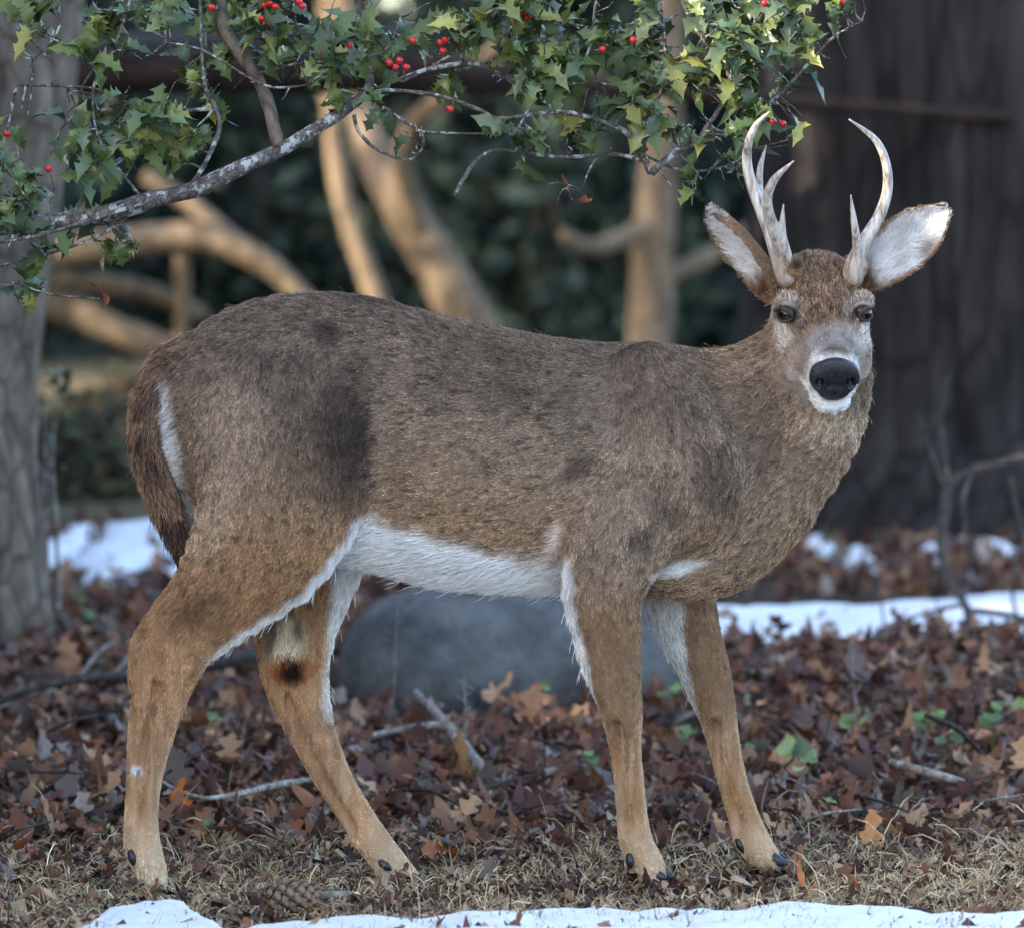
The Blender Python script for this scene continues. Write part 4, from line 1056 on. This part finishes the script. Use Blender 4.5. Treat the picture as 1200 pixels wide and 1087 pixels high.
for k in range(64):
    t = k / 63; a = k * 2.39996; rr = .004 + .008 * math.sin(math.pi * min(1, t * .9 + .1))
    ax = np.array([1, .1, 0]); ax /= np.linalg.norm(ax); up_ = np.array([0, 0, 1.]); sdv = np.cross(ax, up_)
    out = up_ * math.cos(a) + sdv * math.sin(a); dr = out * .85 + ax * (.25 + .6 * t); dr /= np.linalg.norm(dr); n_ = ax - dr * (ax @ dr); n_ /= np.linalg.norm(n_)
    M_ = np.stack([dr, np.cross(n_, dr), n_], 1); o = bpy.data.objects.new("scale", scale_me); COL.objects.link(o); place(o, cone, mat4(M_, pc + ax * (-.040 + .082 * t) + out * rr, .75 + .55 * math.sin(math.pi * (t * .8 + .1))))
# evergreen sprig lying at lower edge
# ================================================================== TREES
M_HBARK = bark("holly_bark", (.06, .048, .038), (.15, .122, .098), (.27, .23, .19), 1.3, .0, (1, 1, .45), .8, .02)
M_TWIG = bark("lichened_twig", (.040, .034, .032), (.12, .105, .098), (.25, .22, .205), 5, .12, (1, 1, 1), .5, .004)
M_THIN = bark("thin_twig", (.035, .028, .025), (.10, .082, .07), (.24, .20, .165), 6, .3, (1, 1, 1), .4, .003)
# ---- holly: trunk on the left behind the deer, one limb reaching forward over it
TB = G(-30, 768, 0); TY = float(TB[1])
tx = lambda edge_px, py, r: W(edge_px, py, TY) - np.array([r, 0, 0])
trunk_pts, trunk_r = [], []
for py, e, r in [(800, 86, .30), (765, 74, .265), (715, 62, .235), (650, 50, .215), (560, 44, .205), (440, 48, .205), (330, 58, .21), (220, 72, .215), (100, 88, .22), (0, 96, .22), (-150, 110, .21), (-400, 120, .19), (-700, 100, .15), (-1000, 70, .10)]:
    trunk_pts.append(tx(e, py, r)); trunk_r.append(r)
holly = empty("holly_tree", (trunk_pts[1][0], TY, 0), "grey-barked holly tree with spiny leaves and red berries reaching over the deer", "holly tree")
J = Joined(); J.add(*tube(trunk_pts, trunk_r, 40, 8, .10)); J.build("trunk", M_HBARK, holly)
LP = lambda l: [W(u, v, Y) for u, v, Y, r in l]; LR = lambda l: [r * PXM for *_, r in l]
limbs = {}
def limb(name, l, mat, pre=None, seg=10, wob=.28):
    P_ = LP(l); R_ = LR(l)
    if pre: P_ = [np.array(p[:3]) for p in pre] + P_; R_ = [p[3] for p in pre] + R_
    J = Joined(); J.add(*tube(P_, R_, seg, 5, wob, seed=len(limbs) * 7)); J.build(name, mat, holly)
    limbs[len(limbs)] = spline(np.c_[np.array(P_), np.array(R_)], 6)
tp = trunk_pts
limb("limb", [(-90, 300, .10, 11), (0, 268, .05, 9.5), (108, 254, .02, 10), (173, 236, .0, 10.5), (230, 221, .0, 10), (282, 197, .0, 9.5), (334, 173, .02, 9), (368, 152, .03, 8), (403, 130, .04, 7), (433, 100, .06, 5), (425, 50, .09, 3.5), (416, -10, .12, 3)], M_TWIG,
     [(tp[5][0], TY, tp[5][2], .06), (-1.75, 3.3, 1.10, .045), (-1.65, 1.6, 1.20, .028)])
limb("limb", [(-160, -70, .16, 13), (100, -50, .14, 12), (350, -52, .12, 10), (600, -48, .12, 9), (800, -55, .12, 7), (980, -70, .1, 4)], M_TWIG,
     [(tp[9][0], TY, tp[9][2] + .2, .08), (-1.9, 2.9, 1.85, .06), (-1.6, 1.2, 1.75, .035)])
limb("branch", [(258, -40, .11, 9), (262, 30, .09, 8.5), (299, 87, .06, 8), (316, 130, .03, 8), (326, 172, .01, 8)], M_HBARK)
for l in [
    [(234, -40, .1, 3), (236, 43, .06, 3), (240, 100, .04, 3.5), (258, 143, .02, 4), (243, 186, .01, 4), (225, 216, 0, 4)],
    [(0, 312, .08, 2), (65, 295, .05, 2.5), (117, 276, .03, 2.6), (160, 245, .01, 3)],
    [(20, 332, .06, 1.2), (60, 345, .05, 1.6), (117, 350, .03, 1.0)],
    [(0, 285, -.02, 2.2), (60, 272, -.03, 3), (140, 247, -.02, 4), (215, 222, .0, 4)],
    [(420, 118, .05, 4), (450, 106, .05, 3.5), (512, 112, .04, 3.6), (560, 128, .03, 3.5), (587, 139, .03, 3), (652, 131, .04, 4), (699, 141, .05, 4.4), (740, 160, .05, 5), (763, 203, .04, 6)],
    [(448, 100, .08, 3), (507, 80, .08, 4), (560, 75, .08, 4.4), (592, 91, .07, 4.2), (640, 99, .06, 3.2), (700, 96, .08, 2.6)],
    [(763, 203, .04, 7), (780, 188, .045, 6.5), (805, 171, .05, 6), (869, 147, .10, 5), (907, 117, .12, 3.6), (935, 88, .13, 2.6), (975, 45, .14, 1.8), (1010, 25, .15, .9)],
    [(821, 160, .06, 4), (840, 132, .06, 4.2), (855, 105, .07, 4.6), (850, 78, .08, 4), (811, 27, .1, 3.6), (795, -20, .12, 3.5)],
    [(533, 229, -.02, 2.6), (545, 207, 0, 4), (560, 187, .02, 3.6), (585, 176, .03, 3.2), (656, 184, .04, 3.2), (720, 181, .05, 3.4), (760, 190, .05, 4)],
    [(453, 128, .05, 2.6), (480, 146, .05, 2.8), (501, 155, .05, 2.4), (576, 157, .06, 2)],
    [(415, 135, .05, 3.2), (421, 155, .04, 3.2), (443, 176, .03, 2.8), (480, 187, .02, 2.2), (497, 172, .01, 1.2)],
    [(470, 97, .07, 2.4), (520, 70, .09, 2.4), (560, 40, .1, 2.2), (600, -20, .12, 2.4)],
    [(660, 100, .07, 2.6), (690, 60, .09, 2.6), (700, -20, .12, 3)],
    [(592, 91, .07, 2.4), (620, 120, .03, 2.2), (600, 160, .0, 1.6)],
    [(740, 160, .05, 3), (770, 120, .08, 2.8), (780, 60, .1, 2.6), (770, -20, .12, 2.8)],
    [(869, 147, .1, 3), (880, 100, .12, 2.8), (885, 40, .13, 2.6), (880, -30, .12, 3)],
    [(752, 180, .05, 2.6), (800, 200, .08, 2.2), (850, 195, .1, 1.8), (880, 175, .12, 1)],
    [(160, -30, .12, 3), (140, 40, .1, 2.2), (110, 100, .06, 2.2), (115, 160, .03, 2), (140, 200, .02, 2.4), (170, 236, .0, 3)],
    [(60, -30, .1, 2.6), (70, 30, .08, 2), (40, 70, .05, 1.2)],
    [(20, 100, .2, 2.2), (110, 104, .15, 2.4), (170, 128, .08, 3), (250, 128, .04, 3.4)],
    [(930, -40, .12, 2.6), (935, 30, .13, 2), (960, 62, .14, 1.4)],
    [(340, -30, .1, 3), (350, 40, .07, 2.4), (380, 90, .05, 2.2), (402, 130, .04, 3)],
    [(300, 87, .05, 2), (345, 75, .03, 2), (400, 70, .05, 1.8), (450, 60, .07, 1.8), (470, 20, .09, 1.6)],
    [(195, 50, .06, 1.6), (240, 60, .05, 2), (310, 100, .02, 2.2), (360, 100, .0, 1.6)]]:
    limb("branch", [(u, v, Y, r * .72) for u, v, Y, r in l], M_TWIG, seg=7, wob=.35)
nodes = np.concatenate([v for v in limbs.values()])
# ---- clusters of twigs and leaves
def holly_leaf(seed):
    rg = np.random.default_rng(seed + 200); o = [(0, .012), (.07, .02), (.12, .05)]; k = 3 + seed % 2
    for j in range(k):
        t0 = .14 + .70 * j / k; d = .70 / k; w = .31 * math.sin(math.pi * (.16 + .70 * (j + .6) / k)) ** .8
        o += [(t0 + d * .15, w * .62), (t0 + d * .62, w * .78), (t0 + d * .82, w * 1.22)]
    o += [(.90, .085), (.95, .035), (1.0, .004)]
    return leaf_mesh(o, 1, rg.uniform(.1, .9), rg.uniform(.3, 1.0), rg.uniform(.03, .07), seed)
HOL = [holly_leaf(k) for k in range(8)]
HPAL = np.array([lin(88, 106, 60), lin(74, 92, 58), lin(104, 118, 64), lin(66, 82, 54), lin(126, 132, 72), lin(158, 154, 82), lin(96, 112, 80)])
CL = [(60, 18, 50, 10), (130, 10, 45, 8), (90, 55, 40, 5), (200, 18, 45, 11), (250, 22, 35, 8), (315, 12, 45, 14), (355, 42, 40, 12), (300, 50, 35, 8), (15, 25, 25, 3), (110, 175, 60, 26), (60, 150, 45, 12), (150, 130, 48, 16), (205, 150, 40, 12), (20, 205, 34, 9),
      (30, 265, 44, 14), (38, 312, 42, 12), (95, 255, 28, 6), (132, 290, 26, 5), (205, 118, 36, 9), (242, 105, 28, 6), (232, 70, 30, 4), (420, 38, 50, 16), (440, 90, 38, 11), (382, 92, 40, 10), (405, 62, 36, 9), (470, 45, 36, 8), (484, 95, 28, 5),
      (438, 124, 14, 3), (486, 162, 10, 1), (520, 15, 38, 9), (562, 22, 38, 10), (604, 30, 44, 17), (652, 22, 44, 17), (705, 28, 44, 17), (622, 108, 36, 11), (612, 152, 32, 9), (662, 72, 38, 12), (722, 72, 40, 14), (742, 112, 34, 10), (742, 140, 28, 7), (700, 148, 26, 4),
      (690, 176, 22, 3), (782, 22, 44, 18), (832, 30, 46, 18), (882, 30, 44, 17), (932, 30, 34, 10), (968, 56, 18, 4), (1000, 12, 16, 4), (852, 82, 36, 10), (822, 112, 36, 11), (782, 90, 40, 13), (872, 130, 30, 8), (842, 172, 28, 7), (800, 152, 30, 7), (892, 92, 30, 7),
      (922, 92, 20, 4), (932, 136, 6, 1), (922, 164, 6, 1), (815, 204, 18, 3), (862, 194, 20, 4), (640, 60, 40, 8), (760, 50, 40, 8)]
lp, lM, lsz, lw, lc = [], [], [], [], []
twj = Joined(); ntw = 0
def twig_path(a, b, sag=.10):
    n = 4; d = b - a; L = np.linalg.norm(d)
    pts = [a + d * t + np.array([RNG.normal(0, .05), RNG.normal(0, .05), RNG.normal(0, .05)]) * L * math.sin(math.pi * t) for t in np.linspace(0, 1, n)]
    return pts
for cu, cv, rad, cnt in CL:
    # depth follows the nearest branch seen there
    nu_, nvv = project(nodes[:, :3]); dd = np.hypot(nu_ - cu, nvv - cv); i0 = int(np.argmin(dd)); Yc = nodes[i0, 1]
    ctr = W(cu, cv, Yc + RNG.normal(0, .03))
    cnt = int(cnt * 1.4) if cnt > 2 else cnt; nb = max(1, cnt // 4)
    for b in range(nb):
        sp = min(rad, 60)
        tip = ctr + np.array([RNG.normal(0, .55), RNG.normal(0, .5), RNG.normal(0, .5)]) * sp * PXM
        j = int(np.argmin(np.linalg.norm(nodes[:, :3] - tip, axis=1) + RNG.random(len(nodes)) * .04)); a = nodes[j, :3]
        pts = twig_path(a, tip); r0 = min(nodes[j, 3], .0026)
        twj.add(*tube(pts, np.linspace(r0, .0009, len(pts)), 5, 3))
        k_leaf = max(1, int(round(cnt / nb)))
        S = spline(np.array(pts), 4)
        for q_ in range(k_leaf):
            t = 1 - .55 * (q_ / max(k_leaf, 1)) ** .8; p = S[int(t * (len(S) - 1))]
            dirv = (S[-1] - S[0]); dirv = dirv / (np.linalg.norm(dirv) + 1e-6) * .5 + RNG.normal(0, .65, 3) + np.array([0, -.15, .05]); dirv /= np.linalg.norm(dirv)
            up = np.array([-.1, -.75, .75]) + RNG.normal(0, .45, 3); up -= dirv * (up @ dirv); up /= np.linalg.norm(up)
            s_ = RNG.uniform(.040, .064)
            lM.append(np.stack([np.cross(dirv, up), dirv, up], 1)); lp.append(p + dirv * s_ * .5); lsz.append(s_); lw.append(RNG.integers(0, len(HOL))); 
            lc.append(RNG.choice(len(HPAL), p=[.23, .22, .17, .16, .10, .05, .07]))
    # a bare spur or two
    for b in range(5):
        tip = ctr + RNG.normal(0, 1, 3) * rad * PXM * .9; j = int(np.argmin(np.linalg.norm(nodes[:, :3] - tip, axis=1))); pts = twig_path(nodes[j, :3], tip)
        twj.add(*tube(pts, np.linspace(.0020, .0006, len(pts)), 5, 3))
tws = twj.build("twigs", M_THIN, holly); tws["kind"] = "stuff"
lp, lM, lsz, lw, lc = map(np.array, (lp, lM, lsz, lw, lc))
pu, pv = project(lp); vis = (pu > -10) & (pu < 1210) & (pv > -5)
order = np.argsort(-np.where(vis, lsz, 0)); pick = order[:295]; rest = np.ones(len(lp), bool); rest[pick] = False
fo = scatter("leaves", HOL, lw[rest], lM[rest], lp[rest], lsz[rest], HPAL[lc[rest]] * RNG.uniform(.75, 1.2, (rest.sum(), 1)), M_HOLLY, holly); fo["kind"] = "stuff"
HM = {}
for i in pick:
    key = (int(lw[i]), int(lc[i]))
    if key not in HM:
        v, f = HOL[key[0]]; o = mesh_obj("leaf", v, f, M_HOLLY); set_color(o.data, "tint", np.tile(HPAL[key[1]], (len(v), 1))); HM[key] = o.data; bpy.data.objects.remove(o)
    o = bpy.data.objects.new("leaf", HM[key]); COL.objects.link(o); place(o, holly, mat4(lM[i], lp[i], lsz[i]))
for u, v in [(315, 4), (322, 8), (309, 6), (354, 7), (350, 2), (307, 22), (311, 28), (248, 9), (373, 62), (410, 54), (456, 74), (463, 79), (468, 71), (476, 79), (484, 48), (516, 50), (522, 47), (519, 60), (527, 128), (611, 15), (621, 17), (706, 58), (742, 47), (866, 89), (917, 145), (906, 142), (986, 3), (8, 157), (57, 198), (617, 20), (896, 4)]:
    d = np.hypot(*(np.array(project(nodes[:, :3])) - np.array([[u], [v]]))); j = int(np.argmin(d)); p = W(u, v, nodes[j, 1] - .06)
    o = bpy.data.objects.new("berry", berry_me); COL.objects.link(o); place(o, holly, Matrix.Translation(p.tolist()))
    J = Joined(); a = nodes[j, :3]; pts = twig_path(a, p); J.add(*tube(pts, [.0012, .001, .0009, .0008], 5, 2)); J.build("berry_stalk", M_THIN, holly)
# dead leaves caught on the twigs
for (u, v, Y, sz, k, rgb, lab, an) in [(672, 236, .03, .062, 3, (150, 84, 58), "curled red-brown dead leaf caught on a thin twig under the holly", (.2, .4)), (121, 345, .03, .05, 9, (150, 92, 62), "narrow dead leaf dangling on a thread under the holly limb", (1.4, .2))]:
    p = W(u, v, Y); vv_, ff = LITTER[k]; o = mesh_obj("hanging_leaf", vv_ * sz * np.array([.7, 1, 1]), ff, M_LITTER); set_color(o.data, "tint", np.tile(lin(*rgb), (len(vv_), 1)))
    o.matrix_world = mat4(rot_euler(np.array([an[0]]), np.array([an[1]]), np.array([1.5]))[0], p, 1); tag(o, lab, "leaf")
for path in [[(700, 183, .05, 1.4), (690, 200, .04, 1.2), (682, 222, .03, 1)], [(682, 222, .03, 1), (655, 214, .03, .8), (638, 218, .03, .5)], [(680, 224, .03, .9), (660, 222, .02, .8), (652, 242, .02, .6)], [(120, 282, .03, .4), (121, 330, .03, .3), (120, 362, .03, .3)]]:
    limb("twig", path, M_THIN, seg=5, wob=0)

# ---- holly saplings beside the trunk
def sapling(base, stems, nleaf, label):
    e = empty("holly_sapling", base, label, "sapling")
    for st_ in stems:
        P_ = [W(u, v, Y) for u, v, Y in st_]; P_[0][2] = min(P_[0][2], float(ground_z(P_[0][0], P_[0][1])))
        J = Joined(); J.add(*tube(P_, np.linspace(.0075, .003, len(P_)), 7, 4, .1)); J.build("stem", M_STICK, e)
    for (u, v, s_) in nleaf:
        p = W(u, v, stems[0][0][2] + RNG.normal(0, .04)); k = RNG.integers(0, 8); vv_, ff = HOL[k]
        d = RNG.normal(0, 1, 3); d /= np.linalg.norm(d); up = np.array([0, -.6, .6]) + RNG.normal(0, .4, 3); up -= d * (up @ d); up /= np.linalg.norm(up)
        o = mesh_obj("leaf", vv_ * s_ @ np.stack([np.cross(d, up), d, up], 1).T + p, ff, M_HOLLY, e); set_color(o.data, "tint", np.tile(HPAL[k % 4], (len(vv_), 1)))
SY = TY + .3
sapling(G(60, 720), [[(68, 708, SY), (66, 620, SY), (60, 540, SY), (66, 470, SY), (72, 430, SY)], [(56, 690, SY), (54, 600, SY), (52, 520, SY), (48, 440, SY)], [(54, 590, SY), (46, 570, SY), (44, 540, SY)]],
        [(60, 440, .055), (66, 447, .05), (78, 440, .055), (74, 455, .045), (50, 473, .04), (46, 492, .045), (78, 487, .035), (60, 508, .05), (58, 518, .045), (70, 548, .035), (68, 572, .035), (60, 600, .03), (66, 625, .03), (76, 435, .04), (56, 452, .04)],
        "slim holly sapling with sparse dark leaves beside the big holly trunk")
# ---- bare shrub on the right
M_SHRUB = bark("shrub_bark", (.03, .028, .026), (.075, .068, .066), (.14, .128, .12), 3, 0, (1, 1, .6), .4, .006)
shr = empty("bare_shrub", G(1135, 752), "leafless grey shrub growing out of the snow strip", "shrub")
QY = float(G(1135, 752)[1])
for l in [[(1140, 756, 0, 5), (1132, 710, 0, 5), (1112, 680, .05, 5.5), (1103, 640, .05, 6), (1107, 590, .05, 6.5), (1113, 566, .05, 6), (1140, 551, .0, 5), (1170, 543, -.05, 4.5), (1230, 528, -.1, 4)],
          [(1132, 715, 0, 4.5), (1170, 718, .1, 4), (1220, 728, .2, 3)], [(1113, 566, .05, 3), (1108, 540, .1, 2.6), (1103, 490, .1, 2), (1112, 440, .1, 1.5)], [(1108, 575, .05, 2.6), (1092, 530, 0, 2.2), (1078, 490, 0, 1.5)],
          [(1140, 551, 0, 2), (1128, 590, -.1, 2.2), (1134, 640, -.1, 2), (1130, 700, -.1, 2)], [(1130, 708, 0, 3), (1090, 716, -.2, 2.2), (1050, 730, -.3, 1.8), (1040, 742, -.3, 1.2)], [(1150, 770, 0, 2.4), (1120, 745, -.2, 2), (1100, 720, -.2, 1.6), (1098, 705, -.2, 1)],
          [(1140, 740, 0, 2.6), (1180, 730, -.3, 2.4), (1240, 720, -.4, 2)], [(1200, 640, -.2, 2.6), (1192, 600, -.2, 2.4), (1185, 560, -.2, 1.8)], [(1200, 760, .1, 2), (1186, 690, .05, 2), (1195, 640, 0, 2)], [(1034, 765, -.3, 1.6), (1036, 735, -.3, 1.5), (1032, 700, -.3, 1)]]:
    J = Joined(); J.add(*tube([W(u, v, QY + dy) for u, v, dy, r in l], [r * (QY + CAM_D) / F_PX for *_, r in l], 7, 4, .2)); J.build("branch", M_SHRUB, shr)

# ---- big dark trunk on the right and the fallen trunk behind the holly
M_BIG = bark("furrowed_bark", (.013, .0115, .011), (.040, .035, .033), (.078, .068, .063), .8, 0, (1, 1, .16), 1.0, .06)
def big_trunk(x, y, r, label, mat, lean=0.0, height=9, name="tree_trunk", flare=1.35):
    z = [-.2, .05, .4, 1.0, 2.0, 3.2, 5, height]; rr = [r * flare, r * flare * .95, r * 1.12, r * 1.02, r, r * .97, r * .9, r * .6]
    J = Joined(); J.add(*tube([(x + lean * k, y, k) for k in z], rr, 48, 6, .10, seed=x)); o = J.build(name, mat); return o
bt = empty("big_tree", (1.85, 10.0, 0), "huge dark furrowed tree trunk rising from the leaves behind the deer's head", "tree")
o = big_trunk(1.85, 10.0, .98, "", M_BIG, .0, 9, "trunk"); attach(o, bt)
J = Joined(); J.add(*tube([(3.3, 10.5, 3.5), (3.25, 11, 2.2), (2.9, 11.2, 1.4), (3.0, 11.1, 0)], [.1, .15, .2, .3], 16, 5, .2)); J.build("stem", M_BIG, bt)
M_LOG = bark("dead_log", (.020, .012, .010), (.045, .028, .022), (.09, .058, .045), 1, 0, (.25, 1, 1), .8, .03)
log = empty("leaning_dead_trunk", W(-80, 85, 9.0), "dark dead trunk lodged level between the trees behind the holly", "dead tree")
log.location.z = 0
J = Joined(); J.add(*tube([W(-500, 95, 9.3), W(-80, 84, 9.1), W(200, 82, 9.0), W(420, 82, 8.9), W(560, 92, 8.9), W(760, 103, 8.9), W(900, 118, 8.85), W(1180, 138, 8.95)], [.07, .085, .085, .08, .06, .03, .028, .02], 16, 5, .25)); J.build("trunk", M_LOG, log)
J = Joined(); J.add(*tube([W(60, 55, 9.6), W(250, 48, 9.6), W(420, 40, 9.6), W(560, 30, 9.7)], [.035, .04, .03, .012], 10, 5, .2)); J.build("limb", M_SHRUB, log)
J = Joined(); J.add(*tube([W(-500, 95, 9.3) + np.array([0, 0, .1]), W(-500, 95, 9.3) - np.array([0, 0, .9]), np.array([W(-500, 95, 9.3)[0], 9.3, -.1])], [.07, .10, .12], 12, 5, .2)); J.build("stump", M_LOG, log)
# ---- sunlit far trunks and limbs
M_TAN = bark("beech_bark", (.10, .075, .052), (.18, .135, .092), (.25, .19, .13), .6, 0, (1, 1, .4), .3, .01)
def far_tree(Y, paths, label, mat=M_TAN):
    P0 = W(*paths[0][0][:2], Y); e = empty("far_tree", (P0[0], Y, 0), label, "tree", None)
    for k, l in enumerate(paths):
        J = Joined(); J.add(*tube([W(u, v, Y + dy) for u, v, dy, r in l], [r * (Y + CAM_D) / F_PX for *_, r in l], 12, 5, .12)); J.build("trunk" if k == 0 else "limb", mat, e)
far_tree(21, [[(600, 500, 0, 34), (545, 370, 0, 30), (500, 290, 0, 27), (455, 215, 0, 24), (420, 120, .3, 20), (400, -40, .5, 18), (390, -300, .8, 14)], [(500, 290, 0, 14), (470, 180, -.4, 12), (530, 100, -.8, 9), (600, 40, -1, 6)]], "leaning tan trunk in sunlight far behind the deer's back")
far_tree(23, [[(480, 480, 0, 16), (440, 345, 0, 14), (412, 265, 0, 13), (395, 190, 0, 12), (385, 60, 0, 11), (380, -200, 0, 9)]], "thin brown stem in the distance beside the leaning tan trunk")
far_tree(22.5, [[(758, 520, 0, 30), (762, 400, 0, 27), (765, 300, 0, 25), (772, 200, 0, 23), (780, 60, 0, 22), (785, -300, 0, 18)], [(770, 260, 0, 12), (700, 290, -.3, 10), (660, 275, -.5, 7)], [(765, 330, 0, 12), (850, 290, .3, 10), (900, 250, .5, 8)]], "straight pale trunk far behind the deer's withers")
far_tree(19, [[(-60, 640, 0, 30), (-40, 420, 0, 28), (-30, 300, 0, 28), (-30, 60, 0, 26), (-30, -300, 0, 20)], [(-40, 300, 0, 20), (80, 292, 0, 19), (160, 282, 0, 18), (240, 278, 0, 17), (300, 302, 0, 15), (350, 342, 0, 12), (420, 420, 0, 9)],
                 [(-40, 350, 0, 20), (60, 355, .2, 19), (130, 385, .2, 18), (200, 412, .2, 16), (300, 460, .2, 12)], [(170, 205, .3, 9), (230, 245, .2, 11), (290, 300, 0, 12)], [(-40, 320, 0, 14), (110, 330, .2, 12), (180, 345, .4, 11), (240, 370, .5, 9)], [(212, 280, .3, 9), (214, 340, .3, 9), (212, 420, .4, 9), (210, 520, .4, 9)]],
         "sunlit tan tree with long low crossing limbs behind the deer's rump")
# ---- evergreens closing the background
M_EVER = leaf_material("evergreen_needles", .7, .2, .15); M_EBARK = bark("evergreen_bark", (.03, .024, .02), (.08, .065, .055), (.14, .12, .10), 1, 0)
def clump_leaf(s):
    rg = np.random.default_rng(s); v = [];
    return leaf_mesh([(0, .04), (.45, .24), (1, .02)], 1, rg.uniform(-.5, .8), .3, .05, s)
EV = [clump_leaf(k) for k in range(4)]
EPAL = np.array([lin(60, 78, 70), lin(50, 66, 64), lin(74, 92, 80), lin(44, 58, 56), lin(84, 100, 84)])
def evergreen(x, y, h, rad, n, label, group, pal=EPAL, low=.05, ls=1.0):
    e = empty("evergreen_tree", (x, y, 0), label, "evergreen", group)
    J = Joined(); J.add(*tube([(x, y, -.2), (x + .05, y, h * .4), (x, y, h * .95)], [.16, .12, .02], 10, 5, .15))
    for k in range(14):
        a = k * 2.4; zz = h * (.08 + .8 * k / 14); L = rad * (1 - .75 * zz / h) * .9; J.add(*tube([(x, y, zz), (x + math.cos(a) * L * .5, y + math.sin(a) * L * .5, zz + .05), (x + math.cos(a) * L, y + math.sin(a) * L, zz - .1)], [.04, .028, .01], 6, 3))
    J.build("trunk", M_EBARK, e)
    t = RNG.random(n) ** 1.15; zz = h * (low + (1 - low) * t); a = RNG.random(n) * 6.283
    br = .72 + .28 * np.sin(a * 5 + zz * 3 + x) * np.cos(zz * 7 + a * 2)
    rr = rad * (1 - .82 * t) * br * np.sqrt(RNG.uniform(.15, 1, n))
    P_ = np.stack([x + np.cos(a) * rr, y + np.sin(a) * rr, zz + RNG.normal(0, .06, n)], 1)
    col = pal[RNG.integers(0, len(pal), n)] * RNG.uniform(.6, 1.25, (n, 1))
    c = scatter("crown", EV, RNG.integers(0, 4, n), rot_euler(RNG.normal(0, .7, n), RNG.normal(0, .7, n), RNG.random(n) * 6.28), P_, RNG.uniform(.10, .26, n) * ls, col, M_EVER, e)
    return e
for k, (x, y, h, r) in enumerate([(-4.6, 29, 6.5, 2.1), (-2.0, 31, 7, 2.1), (.2, 29.5, 6, 2.0), (2.2, 31.5, 7, 2.1), (4.4, 30, 6.5, 2.0), (-6.8, 31, 7, 2.2), (6.4, 31.5, 7, 2.2), (-3.4, 36, 9, 2.8), (.8, 36.5, 9, 2.8), (4.6, 37, 9, 2.8), (-8, 37, 9, 2.9)]):
    evergreen(x, y, h, r, 4400, "dense blue-green evergreen closing the view behind the far trunks", "evergreens behind the trunks", pal=EPAL * .8, ls=1.35, low=0)

for k, (x, y, h, r) in enumerate([(-8, 44, 12, 3.6), (-3.6, 45, 12, 3.6), (.6, 44, 12, 3.6), (4.8, 45, 12, 3.6), (8.5, 44, 12, 3.6)]):
    evergreen(x, y, h, r, 3600, "dense blue-green evergreen closing the view behind the far trunks", "evergreens behind the trunks", pal=EPAL * .8, ls=2.6, low=0)
# ---- unseen evergreens added left of the view to shade deer and background
for k, y in enumerate((-7, -4.6, -2.3, 0, 2.3, 4.6, 6.9, 9.2, 11.5, 13.5)):
    evergreen(-6.0 + .4 * (k % 2), y, 6.4 if k in (1, 2) else 9.0, 2.3, 2800, "tall unseen evergreen added to shade the deer and lawn", "unseen evergreens added for shade", low=.02, ls=2.4)
for k, y in enumerate((3.4, 5.8, 8.2)):  # added out of view to keep the big trunk in shade
    evergreen(-8.4, y, 9.0, 2.3, 3000, "tall unseen evergreen added in a second row to shade the big trunk", "second row of evergreens added for shade", low=.02, ls=2.4)
for k, y in enumerate((23.5, 26, 28.5, 31, 33.5)):  # added out of view, casts shade over the background evergreens
    evergreen(-10.0 + .4 * (k % 2), y, 10.0, 2.5, 3000, "tall unseen evergreen added to shade the background evergreens", "evergreens added for shade beyond the gap", low=.02, ls=2.6)
evergreen(-6.4, 17.2, 6.0, 1.6, 420, "thin ragged unseen evergreen added to dapple the sun on the far trunks", None, low=.02, ls=2.2)  # added out of view so sun reaches the far trunks dappled
evergreen(-5.4, 19.2, 6.0, 1.4, 300, "sparse half-bare unseen evergreen added to break up the sun in the gap", None, low=.02, ls=2.2)  # second sparse tree, likewise added for dappled sun

evergreen(-8.0, -4.4, 5.35, 2.3, 2600, "shorter unseen evergreen added to keep sun off the shoulder and head", None, low=.02, ls=2.4)  # added out of view to block sun leaking onto shoulder and head

# ---- low undergrowth on the far ground
for k, (x, y, h, r) in enumerate([(-1.75, 11.5, .30, .5), (-2.3, 13, .34, .6), (-1.5, 14, .28, .6), (-2.6, 15.5, .28, .7), (-1.9, 17, .22, .8)]):
    evergreen(x, y, h, r, 800, "low scrubby olive and tan bush on the far ground beyond the holly trunk", "scrub bushes on the far ground", pal=np.array([lin(110, 100, 78), lin(92, 98, 74), lin(128, 108, 84), lin(76, 84, 72)]), low=.0, ls=.5).name = "scrub_bush"
make_fur(FUR_N)
